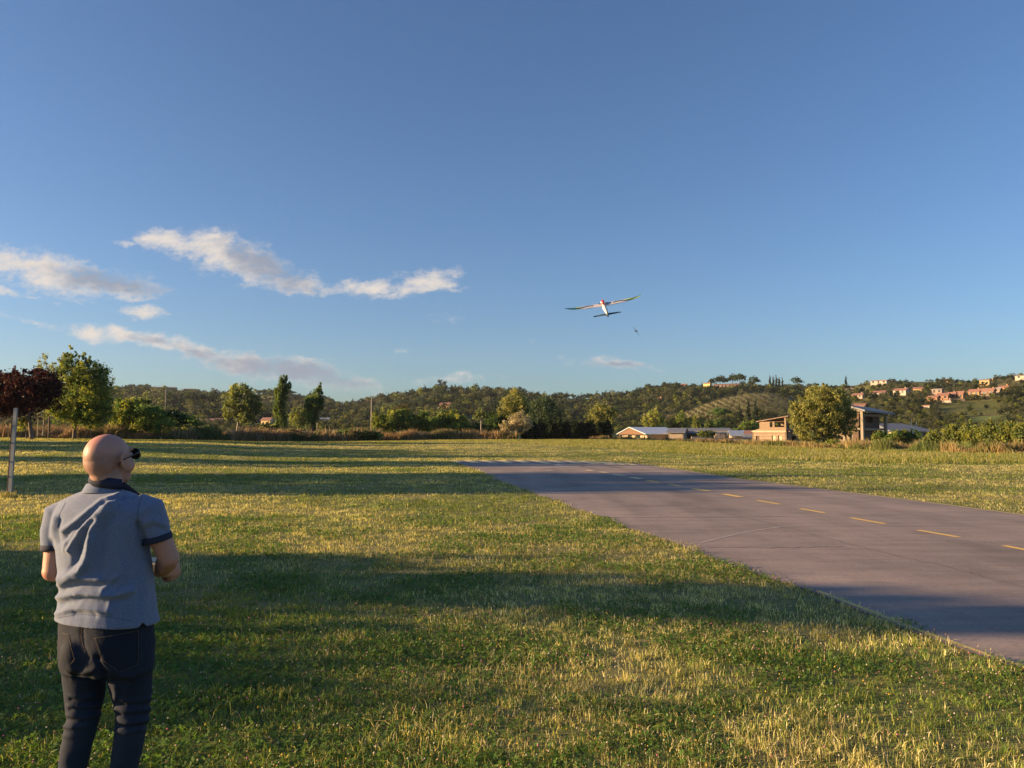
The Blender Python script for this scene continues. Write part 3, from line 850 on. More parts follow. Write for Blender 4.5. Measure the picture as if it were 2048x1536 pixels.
tree('bramble', 'mound of brown bramble right of the taller poplar', 'bramble', 100, 585, [(588, 868, 32, 9), (560, 872, 22, 6), (612, 874, 20, 6)], 2600, 0.26, [(0.10, 0.07, 0.05), (0.13, 0.09, 0.06), (0.07, 0.07, 0.03)], 314, trunk_h=False)
tree('bramble', 'long dark bramble bank in front of the dry orange strip', 'bramble', 104, 700, [(660, 868, 30, 7), (700, 866, 40, 8), (742, 870, 26, 7)], 4200, 0.28, DK + GR, 315, trunk_h=False)
# ---- middle
hz = [(758, 845, 16, 20, 'leftmost of the yellow green row, beside the wooden pole'), (782, 843, 18, 21, 'second of the yellow green row right of the wooden pole'), (806, 838, 18, 20, 'third and tallest of the yellow green row right of the wooden pole'), (828, 847, 16, 16, 'squat fourth of the yellow green row'), (846, 842, 14, 17, 'narrow fifth of the yellow green row')]
for i, (x, y, a_, c_, nm) in enumerate(hz):
    tree('row_shrub', 'big rounded shrub, ' + nm, 'shrub', 122, x, [(x, y, a_, c_), (x + 3, y + 8, a_, c_ * 0.8), (x - 4, y - 4, a_ * 0.6, c_ * 0.8)], 3200, 0.30, YG + GR, 320 + i, group='yellow green shrubs in a row', r0=0.08)
tree('round_tree', 'dark brownish tree rising behind the yellow green row', 'tree', 150, 802, [(802, 822, 17, 17), (795, 830, 14, 14), (812, 832, 12, 10)], 2600, 0.36, [(0.045, 0.045, 0.02), (0.06, 0.05, 0.025)], 330)
tree('hedge_bush', 'tall bush below the red roofed hill farm', 'bush', 124, 895, [(896, 836, 24, 18), (880, 846, 20, 20), (915, 846, 20, 18), (900, 828, 12, 10), (860, 852, 22, 16)], 6500, 0.30, YG + GR, 331, r0=0.1)
tree('hedge_bush', 'dark bush left of the pale flowering tree', 'bush', 126, 935, [(930, 858, 26, 14), (955, 858, 22, 14), (905, 864, 22, 12)], 4500, 0.3, DK + GR, 332, r0=0.08)
tree('young_tree', 'small spreading pale tree among the dark bushes', 'tree', 120, 962, [(962, 826, 12, 9), (955, 834, 9, 7), (972, 832, 9, 8)], 900, 0.28, OL, 333, r0=0.09, trunk='palebark', shell=0.3)
tree('hedge_bush', 'green bush behind the small spreading pale tree', 'bush', 130, 985, [(990, 845, 20, 20), (1005, 838, 14, 14), (975, 858, 16, 12)], 3800, 0.32, DK + GR, 334, r0=0.08)
tree('golden_poplar', 'large golden olive tree in the middle of the tree line', 'tree', 130, 1030, [(1028, 812, 26, 26), (1012, 822, 18, 22), (1040, 830, 22, 26), (1030, 795, 16, 16), (1008, 838, 14, 16), (1048, 808, 14, 18)], 8500, 0.32, WI, 335, r0=0.22)
tree('silver_tree', 'pale silvery tree with thin leaning trunk in front of the golden tree', 'tree', 112, 1024, [(1040, 838, 22, 18), (1022, 850, 14, 14), (1052, 848, 14, 16), (1008, 855, 12, 12), (1015, 866, 12, 8)], 3600, 0.26, [(0.20, 0.17, 0.12), (0.24, 0.21, 0.15), (0.15, 0.14, 0.09)], 336, r0=0.12, trunk='palebark', shell=0.3, clump=0.13)
tree('willow_tree', 'big blue green tree in shade right of the golden tree', 'tree', 140, 1085, [(1084, 832, 34, 34), (1062, 838, 22, 28), (1106, 840, 22, 28), (1090, 812, 22, 18), (1075, 862, 26, 16), (1108, 858, 24, 20)], 9500, 0.34, [(0.035, 0.055, 0.03), (0.045, 0.068, 0.035), (0.028, 0.045, 0.025)], 337, r0=0.25)
for i in range(11):
    x = 1050 + i * 16.5
    lb = 'dark cypress of the hedge beside the open shed, ' + (['leftmost', 'second from its left', 'third from its left', 'fourth from its left', 'fifth from its left', 'middle one', 'fifth from its right', 'fourth from its right', 'third from its right', 'next to last', 'rightmost'][i])
    tree('hedge_cypress', lb, 'cypress', 126 + (i % 3) * 0.3, x, [(x, 864, 10.5, 15), (x, 851 + (i % 2) * 2, 8, 10), (x + 2, 875, 10, 10), (x, 846 + (i * 7 % 5) * 1.2, 5, 7)], 3600, 0.34, DK, 340 + i, group='cypress hedge by the shed', r0=0.08, depth=1.3, up=1.0, shell=0.2)  # leaf colour kept near black to carry the shade on the hedge
tree('golden_poplar', 'golden tree standing over the dark hedge left of the white roofed shed', 'tree', 136, 1204, [(1204, 832, 24, 24), (1190, 840, 16, 18), (1218, 838, 18, 22), (1200, 818, 16, 12), (1225, 822, 8, 12), (1212, 858, 16, 10)], 7000, 0.32, WI, 352, r0=0.2)
tree('plain_tree', 'yellowish tree with blunt top behind the white roof', 'tree', 195, 1307, [(1307, 836, 16, 16), (1298, 846, 14, 14), (1320, 846, 14, 14), (1312, 826, 8, 8)], 3500, 0.4, WI + YG, 353, r0=0.18)
tree('plain_tree', 'dark round tree right of the yellowish one behind the white roof', 'tree', 205, 1344, [(1344, 850, 14, 12), (1335, 856, 12, 10), (1352, 856, 12, 10)], 2200, 0.4, DK, 354)
tree('plain_tree', 'upright green tree above the left end of the long dark roof', 'tree', 210, 1362, [(1363, 842, 12, 16), (1355, 850, 10, 10), (1374, 848, 9, 12), (1364, 828, 6, 6)], 2600, 0.4, GR + YG, 355)
tree('plain_tree', 'pointed narrow yellow green tree above the long dark roof', 'tree', 215, 1391, [(1390, 848, 7, 12), (1391, 836, 4, 8), (1398, 852, 8, 8)], 1500, 0.38, YG, 356)
tree('plain_tree', 'low bushy tree behind the middle of the long dark roof', 'tree', 215, 1425, [(1425, 850, 18, 12), (1440, 846, 14, 10), (1412, 852, 12, 8)], 3000, 0.42, OL + GR, 357)
tree('plain_tree', 'bushy green tree left of the brick house gable', 'tree', 190, 1493, [(1493, 854, 14, 11), (1505, 850, 10, 10), (1482, 858, 10, 6)], 2200, 0.38, YG + GR, 358)
tree('umbrella_pine', 'wide flat topped pine above the long dark roof', 'pine', 300, 1440, [(1440, 822, 17, 6), (1430, 826, 12, 4), (1452, 825, 12, 5)], 2600, 0.5, [(0.06, 0.10, 0.03), (0.05, 0.085, 0.025)], 359, up=0.5)
tree('courtyard_bush', 'round bush in the yard before the arched barn', 'bush', 150, 1418, [(1418, 868, 14, 8), (1404, 866, 10, 7), (1428, 870, 8, 6)], 1500, 0.28, YG + DK, 360, r0=0.06)
tree('courtyard_bush', 'small dark bush between the shed and the long building', 'bush', 150, 1335, [(1336, 881, 7, 6), (1333, 885, 6, 4)], 600, 0.25, DK, 361, trunk_h=False)
# ---- right
tree('great_willow', 'very large golden green willow between the brick house and the concrete ruin', 'willow', 90, 1655, [(1642, 815, 44, 40), (1608, 838, 28, 34), (1680, 822, 32, 36), (1632, 796, 28, 24), (1662, 796, 26, 24), (1600, 822, 20, 26), (1692, 845, 24, 26), (1625, 860, 34, 26), (1670, 862, 26, 22), (1650, 880, 24, 14), (1645, 778, 12, 12), (1668, 780, 10, 10)], 38000, 0.23, WI, 370, r0=0.3, clump=0.09, ncl=80, up=0.5, asp=0.5)
tree('willow_sucker', 'yellow green shoots at the foot of the great willow', 'shrub', 88, 1668, [(1668, 888, 16, 10), (1655, 893, 10, 6)], 1300, 0.2, YG, 371, trunk_h=False)
tree('right_bush', 'dark narrow bush standing before the concrete pillar', 'bush', 92, 1716, [(1716, 888, 8, 10), (1714, 896, 7, 6)], 900, 0.22, DK, 372, trunk_h=False)
tree('right_bush', 'small green tree before the right pillar of the ruin', 'bush', 84, 1757, [(1757, 870, 12, 10), (1764, 878, 10, 8), (1750, 878, 8, 7)], 1500, 0.22, YG + GR, 373, r0=0.05)
tree('right_bush', 'green bush before the middle of the grey hipped roof', 'bush', 82, 1795, [(1795, 874, 16, 12), (1808, 870, 12, 10), (1780, 878, 12, 8)], 2600, 0.22, YG + GR, 374, r0=0.05)
tree('right_bush', 'green bush at the right end of the grey hipped roof', 'bush', 82, 1830, [(1826, 872, 12, 12), (1818, 880, 12, 8)], 1500, 0.22, GR, 375, r0=0.05)
rb = [(1870, 876, 20, 16, 'leaning bush'), (1905, 872, 22, 18, 'taller bush'), (1938, 868, 22, 20, 'broad dense bush'), (1975, 866, 26, 22, 'large bush'), (2015, 866, 24, 20, 'loose bush'), (2050, 868, 24, 22, 'bush cut by the edge'), (2100, 868, 26, 22, 'bush outside')]
nm = ['just right of the grey hipped roof', 'second right of the grey hipped roof', 'below the small white hillside shed', 'below the terraced row houses', 'at the right, next to last in the hedge', 'of the photo at the hedge end', 'beyond the right end of the hedge']
for i, (x, y, a_, c_, t_) in enumerate(rb):
    tree('hedge_shrub', 'yellow green ' + t_ + ' ' + nm[i], 'shrub', 76 - i * 1.5, x, [(x, y, a_, c_), (x + 6, y + 8, a_ * 0.9, c_ * 0.8), (x - 7, y + 4, a_ * 0.8, c_ * 0.8), (x, y - c_ * 0.7, a_ * 0.5, c_ * 0.6)], 4600, 0.20, YG + OL, 380 + i, group='shrubs along the right field edge', r0=0.06, clump=0.14)
# ---- trees out of sight on the left: they cast the long evening shadows over the field
def caster(label, x, y, lobes, n, size, seed):
    t = empty('roadside_tree', (x, y, 0), label=label, cat='tree')
    P, K, cl = crown_points(lobes, n, seed, 0.22, 30, 0.1)
    P = P[P[:, 2] > 0.1]
    V, F, C = leafcloud(P, np.full(len(P), size), np.tile(np.array([[0.08, 0.13, 0.035]]), (len(P), 1)) * np.random.default_rng(seed).uniform(.7, 1.3, (len(P), 1)), seed)
    mesh('crown', V, F, M['leaf'], t, colors=C)
    limbs((0, 0, 0), lobes, 0.2, seed, cl, 12).build('trunk', M['bark'], t, smooth_shade=True)
SH = math.tan(R(-SUN_AZ - 90))       # how far a shadow drifts away from the camera per metre of x
TE = math.tan(R(SUN_EL))
def caster_row(x, y0, y1, reach, n, size, seed, lab, m_=-0.03):
    """tree whose shadow covers y0..y1 (at x=0) out to x=reach, its shadow running with slope m_"""
    hgt = (reach - x) * TE; dep = y1 - y0; rr = random.Random(seed); sh = (m_ - SH) / TE
    L = [(rr.uniform(-1, 1), rr.uniform(-.30, .30) * dep, hgt * rr.uniform(.3, .7), 3, dep * .28, hgt * .22) for k in range(6)]
    L += [(0, 0, hgt * .5, 3, dep * .45, hgt * .40), (0, dep * .2, hgt * .80, 2.2, dep * .26, hgt * .18), (0, -dep * .22, hgt * .78, 2.2, dep * .26, hgt * .18)]
    yb = (y0 + y1) / 2 + m_ * x
    L = [(a_, b_ + sh * c_, c_, d_, e_, f_) for a_, b_, c_, d_, e_, f_ in L]
    caster(lab, x, yb, L, n, size, seed)
def ybase(y, X, x): return y - SH * (X - x)
lb_ = []
for X, yc, hw in ((-9, 10.8, 1.9), (-6, 10.4, 1.6), (-3, 10.0, 1.25), (0, 9.15, .85), (2.0, 8.5, .62), (3.5, 8.05, .48), (5.0, 7.5, .42), (7, 7.1, .4)):
    hgt = (X + 34) * TE; lb_.append((0, ybase(yc, X, -34) - 5.0, hgt - .25, 1.2, hw * .60, .42))
caster('tall leaning tree left of the field, nearest to the camera, outside the photo', -34, 5.0, lb_, 17000, .34, 400)
caster_row(-46, 21.7, 27.5, 12, 9000, .5, 401, 'broad tree left of the field, nearer of the middle pair, outside the photo')
caster_row(-46, 26.5, 32.4, 16, 9000, .5, 402, 'broad tree left of the field, farther of the middle pair, outside the photo')
caster_row(-80, 39.8, 45.2, 16, 9000, .6, 403, 'great tree left of the field, nearest of the far three, outside the photo')
caster_row(-80, 52.5, 61, 10, 9000, .6, 404, 'great tree left of the field, middle of the far three, outside the photo')
caster_row(-80, 60, 70, 0, 9000, .6, 405, 'great tree left of the field, last of the far three, outside the photo')
# unseen hedge, added to shade the lawn beside the pilot
t = empty('shade_hedge', (-15, 6.8, 0), label='low broad unseen hedge added left of the pilot to shade the lawn', cat='hedge')
lob = [(0, -3.4 + k * 0.75, 1.15 + 0.14 * math.sin(k * 2.3), 0.7, 0.75, 1.98 + 0.12 * math.sin(k * 1.7)) for k in range(9)]
P, K, cl = crown_points(lob, 26000, 77, 0.22, 44, 0.05); P = P[P[:, 2] > 0.02]
V, F, C = leafcloud(P, np.full(len(P), 0.16), np.tile(np.array([[0.04, 0.07, 0.02]]), (len(P), 1)), 78)
mesh('foliage', V, F, M['leaf'], t, colors=C)

# ================================================================== hillside woods
def protos():
    out = {}
    def mk(key, lobes, n, size, pal, seed, up=0.0, asp=0.7, th=0.25, shell=0.5):
        P, K, cl = crown_points(lobes, n, seed, 0.17, 16, shell)
        P = P[P[:, 2] > 0.03]
        rr = np.random.default_rng(seed); pal = np.array(pal)
        C = (1.35 if key[:4] != 'roun' else 0.9) * pal[rr.integers(0, len(pal), len(P))] * rr.uniform(0.7, 1.35, (len(P), 1))
        V, F, C = leafcloud(P, np.full(len(P), size), C, seed + 1, asp, up)
        mb = MB(); mb.tube([(0, 0, -0.15), (0, 0, th), (0.02, 0, th + 0.3)], [0.035, 0.025, 0.015], 5)
        out[key] = (V, F, C, np.array(mb.v), mb.f)
    for s in range(3):
        r_ = random.Random(s)
        mk('round%d' % s, [(r_.uniform(-.12, .12), r_.uniform(-.12, .12), 0.52 + r_.uniform(-.06, .06), .42, .42, .40), (0.18, 0.1, 0.45, .28, .28, .30), (-.2, -.1, .5, .28, .28, .3), (0, .05, .8, .22, .22, .2)], 420, 0.13, DK + GR[:1] + [(0.035, 0.05, 0.02)], 500 + s)
    for s in range(2):
        mk('olive%d' % s, [(0, 0, 0.5, .5, .5, .36), (0.2, 0.1, 0.6, .3, .3, .3), (-.2, 0, .55, .3, .3, .3)], 360, 0.13, [(0.085, 0.095, 0.05), (0.11, 0.11, 0.06), (0.07, 0.08, 0.04)], 510 + s)
    mk('green0', [(0, 0, 0.5, .45, .45, .42), (0.2, 0, 0.7, .25, .25, .25)], 380, 0.13, YG, 520)
    mk('pine0', [(0, 0, 0.72, .50, .50, .24), (.25, 0, .66, .32, .32, .2), (-.25, .1, .68, .32, .32, .2)], 520, 0.13, [(0.03, 0.05, 0.018), (0.04, 0.062, 0.02)], 530, up=.5, th=.7)
    mk('cypress0', [(0, 0, 0.30, .10, .10, .28), (0, 0, .55, .09, .09, .28), (0, 0, .80, .05, .05, .2)], 260, 0.09, DK, 540, up=1.5, shell=0.1, th=.1)
    return out
PR = protos()
PM = {}
for k_, (V, F, C, TV, TF) in PR.items():
    nV = len(V)
    VV = np.concatenate([V, TV]); FF = [F, np.array([f for f in TF if len(f) == 4]) + nV]
    CC = np.concatenate([C, np.tile([[0.1, 0.08, 0.06]], (len(TV), 1))])
    PM[k_] = mesh('wood_tree', VV, FF, M['leaf'], colors=CC, link=False).data

HOUSES = [  # px0, px1, ytop, ybase, wall, roof, yaw, roof kind, label
 (1706, 1729, 787, 798, 'pale', 'redroof', 25, 'gable', 'pale pink hillside house, leftmost of the scattered ones above the ruin'),
 (1748, 1773, 782, 793, 'white', 'redroof', 20, 'gable', 'white hillside house with red roof, second of those above the ruin'),
 (1790, 1818, 777, 790, 'white', 'redroof', 30, 'gable', 'white hillside villa with wide red roof and lit gable'),
 (1828, 1846, 775, 784, 'ochre', 'redroof', 10, 'gable', 'low ochre house half sunk in bushes on the hillside'),
 (1744, 1776, 755, 763, 'white', 'redroof', 15, 'flat', 'long white villa on top of the right hand ridge'),
 (1866, 1886, 778, 789, 'pinkw', 'greyroof', 20, 'flat', 'grey pink stepped house above the terraced row'),
 (1857, 1878, 792, 803, 'brick', 'redroof', 25, 'gable', 'small brick house at the low left end of the terraced row'),
 (1876, 1899, 787, 801, 'brick', 'redroof', 20, 'gable', 'orange brick house with balcony, second in the terraced row'),
 (1897, 1912, 785, 800, 'brick', 'redroof', 20, 'gable', 'narrow tall brick house in the middle of the terraced row'),
 (1911, 1928, 783, 800, 'orange', 'redroof', 20, 'gable', 'orange house just left of the dark tree in the terraced row'),
 (1940, 1962, 779, 794, 'orange', 'redroof', 25, 'gable', 'bright orange gabled house right of the dark tree in the terraced row'),
 (1959, 1974, 778, 792, 'brick', 'redroof', 25, 'gable', 'brick row house with deep shaded bays next to the bright orange one'),
 (1973, 1990, 777, 791, 'brick', 'redroof', 25, 'gable', 'brick row house with shaded bays, third in the upper group'),
 (1988, 2002, 776, 786, 'pinkw', 'greyroof', 25, 'gable', 'grey roofed house following the brick row houses'),
 (2000, 2018, 772, 781, 'orange', 'redroof', 20, 'gable', 'low orange house at the upper right end of the row'),
 (1962, 1981, 759, 771, 'ochre', 'redroof', 20, 'flat', 'blocky ochre house standing alone above the terraced row'),
 (1974, 1988, 753, 759, 'white', 'redroof', 15, 'flat', 'tiny white house on the skyline above the ochre block'),
 (1892, 1901, 752, 759, 'ochre', 'redroof', 15, 'flat', 'tiny ochre gable on the skyline left of centre of the right hill'),
 (2034, 2062, 745, 753, 'white', 'greyroof', 15, 'flat', 'white house on the skyline at the right edge'),
 (1847, 1861, 811, 820, 'white', 'redroof', 20, 'flat', 'small white block in the meadow below the terraced row'),
 (1886, 1903, 800, 805, 'white', 'redroof', 10, 'flat', 'low white garage under the terraced row'),
 (1704, 1733, 808, 820, 'pinkw', 'redroof', 20, 'gable', 'red roofed house peeping out above the concrete ruin'),
 (1408, 1423, 766, 778, 'yellow', 'redroof', 25, 'flat', 'tall yellow villa on the skyline above the olive grove'),
 (1428, 1482, 768, 777, 'pinkw', 'redroof', 10, 'gable', 'long pink building behind pines on the skyline'),
 (1361, 1374, 768, 777, 'pinkw', 'redroof', 20, 'gable', 'small pink house among skyline trees left of the yellow villa'),
 (1358, 1375, 782, 787, 'white', 'greyroof', 10, 'flat', 'low white shed in the wood below the pink house'),
 (1315, 1323, 795, 801, 'orange', 'redroof', 20, 'gable', 'tiny orange cottage in the wood above the white roofed shed'),
 (369, 392, 775, 783, 'orange', 'redroof', 15, 'flat', 'orange villa on the left hand skyline'),
 (306, 352, 774, 781, 'pinkw', 'greyroof', 8, 'gable', 'long grey roofed building on the left hand skyline'),
 (524, 546, 836, 852, 'yellow', 'redroof', 35, 'gable', 'small bright yellow cottage left of the taller poplar'),
 (545, 565, 840, 852, 'pinkw', 'greyroof', 35, 'gable', 'grey roofed annexe beside the yellow cottage'),
 (418, 446, 837, 849, 'pinkw', 'redroof', 20, 'gable', 'pink farmhouse left of the pale barked maple'),
 (880, 903, 806, 816, 'orange', 'redroof', 15, 'gable', 'red roofed farm in the wood of the middle hill'),
 (858, 872, 815, 823, 'yellow', 'redroof', 15, 'gable', 'small cream cottage below the red roofed farm'),
 (636, 660, 836, 848, 'pinkw', 'bluegrey', 15, 'gable', 'blue grey roofed house just right of the shorter poplar'),
]
BUILT = []
for h_ in HOUSES:
    pxc = (h_[0] + h_[1]) / 2
    q = hit(pxc, h_[3]) if h_[3] > 764 else hit(pxc, h_[3] + 6)
    BUILT.append(q)

# tree places: spread over the slope as it is seen, so that nothing is wasted behind the ridge
r_ = np.random.default_rng(900)
cand = []
def ridge_y(px): return np.interp(px, [a for a, b_ in RIDGE], [b_ for a, b_ in RIDGE])
olive_poly = [(1325, 842), (1400, 812), (1450, 794), (1500, 787), (1545, 788), (1590, 806), (1580, 826), (1480, 834), (1420, 832)]
Dg = np.geomspace(150, 900, 700)
def hit_many(px, py):
    d = ray(px, py); d = d / d[:, 1:2]
    X = d[:, 0:1] * Dg; Y = np.broadcast_to(Dg, X.shape); Z = EYE + d[:, 2:3] * Dg
    Hh = H(X, Y); ok = Z <= Hh; i = np.argmax(ok, 1)
    return np.stack([X[np.arange(len(px)), i], Dg[i], Hh[np.arange(len(px)), i]], -1), ok.any(1)
N = 15000
px = r_.uniform(-260, 2320, N); f_ = r_.random(N)
py = ridge_y(px) + 1.0 + f_ ** 0.9 * (862 - ridge_y(px))
Pm, ok = hit_many(px, py)
TREES = []
occ = {}
for i in range(N):
    if not ok[i]: continue
    x, y = px[i], py[i]
    if any(inpoly(np.array([x]), np.array([y]), poly)[0] for poly, c in FIELDS) and r_.random() < .93: continue
    if inpoly(np.array([x]), np.array([y]), olive_poly)[0]: continue
    if any(h_[0] - 4 < x < h_[1] + 4 and h_[2] + 2 < y < h_[3] + 3 for h_ in HOUSES): continue
    P0 = Pm[i]
    if P0[1] < 185 and x > 1150: continue
    if fbm(np.array([P0[0] / 45]), np.array([P0[1] / 60]), 5, 3)[0] < (.28 if x < 1640 else .25): continue
    kx, ky = int(x // 5), int(y // 3.2)
    if occ.get((kx, ky), 0) >= 1: continue
    occ[(kx, ky)] = 1
    right = x > 1640
    u = r_.random()
    if right:
        kind = 'olive%d' % r_.integers(2) if u < .45 else ('green0' if u < .65 else 'round%d' % r_.integers(3)); s = r_.uniform(7, 15)
    elif 1150 < x < 1640 and y > 800:
        kind = 'round%d' % r_.integers(3) if u < .5 else ('olive%d' % r_.integers(2) if u < .8 else 'green0'); s = r_.uniform(8, 15)
    else:
        kind = 'round%d' % r_.integers(3) if u < .62 else ('olive%d' % r_.integers(2) if u < .85 else 'green0'); s = r_.uniform(9, 20)
    s *= P0[1] / FPX * (1.0 if y > ridge_y(x) + 14 else .85)
    TREES.append((P0[0], P0[1], P0[2], s, s * r_.uniform(.75, 1.1), kind, x, y))
# skyline row
x = -260.0
while x < 2320:
    y = ridge_y(x) + 1.5
    Pq = hit(x, y)
    u = r_.random(); s = r_.uniform(7, 15) * (0.75 if x > 1650 else 1.0) * Pq[1] / FPX
    kind = 'pine0' if (1420 < x < 1640 and u < .6) or u < .15 else 'round%d' % r_.integers(3)
    if not any(h_[0] - 1 < x < h_[1] + 1 and h_[3] < 790 for h_ in HOUSES) or r_.random() < .12:
        TREES.append((Pq[0], Pq[1], Pq[2] - 0.3, s, s * r_.uniform(.7, 1.0), kind, x, y))
    x += r_.uniform(5, 15)
# olive grove in rows on the knoll
for row in range(-6, 26):
    for j in range(0, 40):
        x = 1230 + j * 5.6 + row * 19 + r_.uniform(-.8, .8); y = 772 + j * 2.9 + r_.uniform(-.5, .5)
        if inpoly(np.array([x]), np.array([y]), olive_poly)[0]:
            Pq = hit(x, y + 1)
            TREES.append((Pq[0], Pq[1], Pq[2], 2.2 * r_.uniform(.8, 1.15), 2.3, 'olive%d' % r_.integers(2), x, y))
for (x, y, s) in [(1540, 773, 14), (1547, 774, 13), (1553, 774, 14), (1558, 775, 11), (1565, 776, 12), (1559, 776, 12), (1692, 775, 12), (1480, 846, 11), (1497, 848, 14), (1512, 846, 14), (1404, 780, 9), (905, 786, 8), (1600, 800, 10), (1566, 800, 11)]:
    Pq = hit(x, y)
    s *= .7
    TREES.append((Pq[0], Pq[1], Pq[2], s, s, 'cypress0', x, y))
for (x, y, s) in [(882, 779, 15), (340, 812, 15), (366, 800, 13), (380, 812, 16), (402, 812, 14), (420, 811, 15), (1425, 772, 14), (1440, 772, 16), (1465, 772, 17), (1480, 772, 16), (1510, 776, 15), (1595, 776, 14), (1450, 770, 13)]:
    Pq = hit(x, y)
    s *= .62 if x != 882 else .8
    TREES.append((Pq[0], Pq[1], Pq[2] - .3, s * .9, s, 'pine0' if x != 882 else 'round1', x, y))
TREES.sort(key=lambda t_: -(t_[3] / t_[1]) * (1.0 if -20 < t_[6] < 2068 else 0.2))
ZONES = [(130, 'behind the plum tree'), (250, 'behind the locust tree'), (400, 'near the hillside mast'), (540, 'behind the pale barked maple'), (680, 'behind the leaning poplars'), (820, 'above the shrub row'), (960, 'around the red farm'), (1140, 'behind the golden tree'), (1320, 'above the white roofed shed'), (1480, 'left in the olive grove hill'), (1600, 'above the brick house'), (1720, 'behind the great willow'), (1860, 'near the scattered white houses'), (1960, 'near the terraced row'), (9999, 'right of the terraced row')]
KL = {'round': ('round dark tree', 'round trees of the hillside wood'), 'olive': ('grey green olive tree', 'olive trees on the hillside'), 'green': ('bushy yellow green tree', 'yellow green trees on the hillside'), 'pine': ('umbrella pine', 'umbrella pines on the hills'), 'cypress': ('slender dark cypress', 'cypresses on the hills')}
KN = {'round': 'wood_tree', 'olive': 'olive_tree', 'green': 'bushy_tree', 'pine': 'umbrella_pine', 'cypress': 'cypress_tree'}
SV, SF, SCc, off = [], [], [], 0
for i, (x, y, z, s, hgt, kind, px_, py_) in enumerate(TREES):
    a = r_.uniform(0, 6.28)
    if i < 290:
        o = bpy.data.objects.new(KN[kind[:-1]], PM[kind]); col.objects.link(o)
        o.location = (x, y, z); o.rotation_euler = (0, 0, a); o.scale = (s, s, hgt)
        zn = next(z_[1] for z_ in ZONES if px_ < z_[0]); dy_ = py_ - ridge_y(px_)
        hh_ = 'on the skyline' if dy_ < 6 else ('on the upper slope' if dy_ < 30 else ('halfway up' if dy_ < 60 else 'at the foot of the hill'))
        tag(o, KL[kind[:-1]][0] + ' ' + hh_ + ' ' + zn, 'tree', KL[kind[:-1]][1])
    else:
        V, F, C, TV, TF = PR[kind]
        st = 2 if y > 420 else 1                    # far trees: every second clump of leaves, larger
        Fk = F[::st]; idx = Fk.ravel()
        Vk = V[idx].copy(); ck = C[idx]
        if st == 2:
            q4 = Vk.reshape(-1, 4, 3); c4 = q4.mean(1, keepdims=True); Vk = (c4 + (q4 - c4) * 1.35).reshape(-1, 3)
        ca, sa = math.cos(a), math.sin(a)
        W = np.stack([(Vk[:, 0] * ca - Vk[:, 1] * sa) * s + x, (Vk[:, 0] * sa + Vk[:, 1] * ca) * s + y, Vk[:, 2] * hgt + z], -1)
        SV.append(W.astype(np.float32)); SF.append(np.arange(len(W)).reshape(-1, 4) + off); off += len(W)
        SCc.append(ck * r_.uniform(.55, 1.5))
tag(mesh('distant_wood', np.concatenate(SV), np.concatenate(SF), M['leaf'], colors=np.concatenate(SCc)), kind='stuff')
print('TREES', len(TREES), 'stuff faces', off // 4)
HAZE_D = 0.00007

# ================================================================== buildings
def brickmat(name, c1, c2, mortar, scale=1.0, var=0.25):
    m, b, p = newmat(name)
    co = texco(b)
    br = b.n('ShaderNodeTexBrick')
    b.set(br.inputs['Vector'], b.mapping(co, rot=(R(90), 0, 0)))
    br.inputs['Color1'].default_value = (*c1, 1); br.inputs['Color2'].default_value = (*c2, 1); br.inputs['Mortar'].default_value = (*mortar, 1)
    br.inputs['Scale'].default_value = scale; br.inputs['Mortar Size'].default_value = 0.012; br.inputs['Brick Width'].default_value = 0.5; br.inputs['Row Height'].default_value = 0.22
    n_ = b.noise(co, 0.9, 5, 0.65)
    b.set(p.inputs['Base Color'], b.mix(b.mapr(n_, 0.3, 0.7, 0.0, 0.55), br.outputs[0], tuple(c * (1 - var) for c in c1) + (1,)))
    p.inputs['Roughness'].default_value = 0.9
    return m
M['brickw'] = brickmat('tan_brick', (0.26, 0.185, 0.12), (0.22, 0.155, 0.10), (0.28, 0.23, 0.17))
M['shadebrick'] = brickmat('brown_shade_brick', (0.13, 0.085, 0.06), (0.10, 0.065, 0.045), (0.15, 0.12, 0.09))  # brown brick, its colour darkened for the shaded inside of the ruin
M['concrete'] = simple('concrete', (0.27, 0.23, 0.18), 0.9, var=0.15, scale=1.2, stretch=(1, 1, .3))
M['darkin'] = simple('dark_interior', (0.05, 0.045, 0.04), 0.9)
M['wood'] = simple('weathered_wood', (0.24, 0.17, 0.12), 0.85, var=0.3, scale=4, stretch=(6, 6, .6))
M['orangewood'] = simple('orange_timber', (0.17, 0.095, 0.055), 0.8, var=0.2, scale=3)
M['whiteroof'] = simple('white_sheet_roof', (0.62, 0.66, 0.70), 0.45, var=0.08, scale=1.5, stretch=(6, .3, 1))
M['greytile'] = simple('grey_roof_sheet', (0.17, 0.18, 0.20), 0.6, var=0.2, scale=1.0, stretch=(5, .4, 1))
M['rooftile'] = simple('clay_tiles', (0.22, 0.155, 0.12), 0.85, var=0.25, scale=2.0)
M['redroof'] = simple('red_clay_roof', (0.25, 0.13, 0.10), 0.85, var=0.2, scale=1.0)
M['greyroof'] = simple('grey_roof', (0.28, 0.24, 0.23), 0.8, var=0.2, scale=1.0)
M['bluegrey'] = simple('blue_grey_roof', (0.20, 0.25, 0.27), 0.6, var=0.15, scale=1.0)
M['bluesheet'] = simple('blue_sheet_roof', (0.22, 0.28, 0.38), 0.5, var=0.15, scale=1.0)
M['pale'] = simple('pale_plaster', (0.38, 0.30, 0.23), 0.9, var=0.1, scale=0.8)
M['white'] = simple('white_plaster', (0.44, 0.38, 0.32), 0.9, var=0.08, scale=0.8)
M['ochre'] = simple('ochre_plaster', (0.48, 0.32, 0.16), 0.9, var=0.1, scale=0.8)
M['yellow_wall'] = M['yellow_w'] = simple('yellow_plaster', (0.72, 0.52, 0.22), 0.9, var=0.08, scale=0.8)
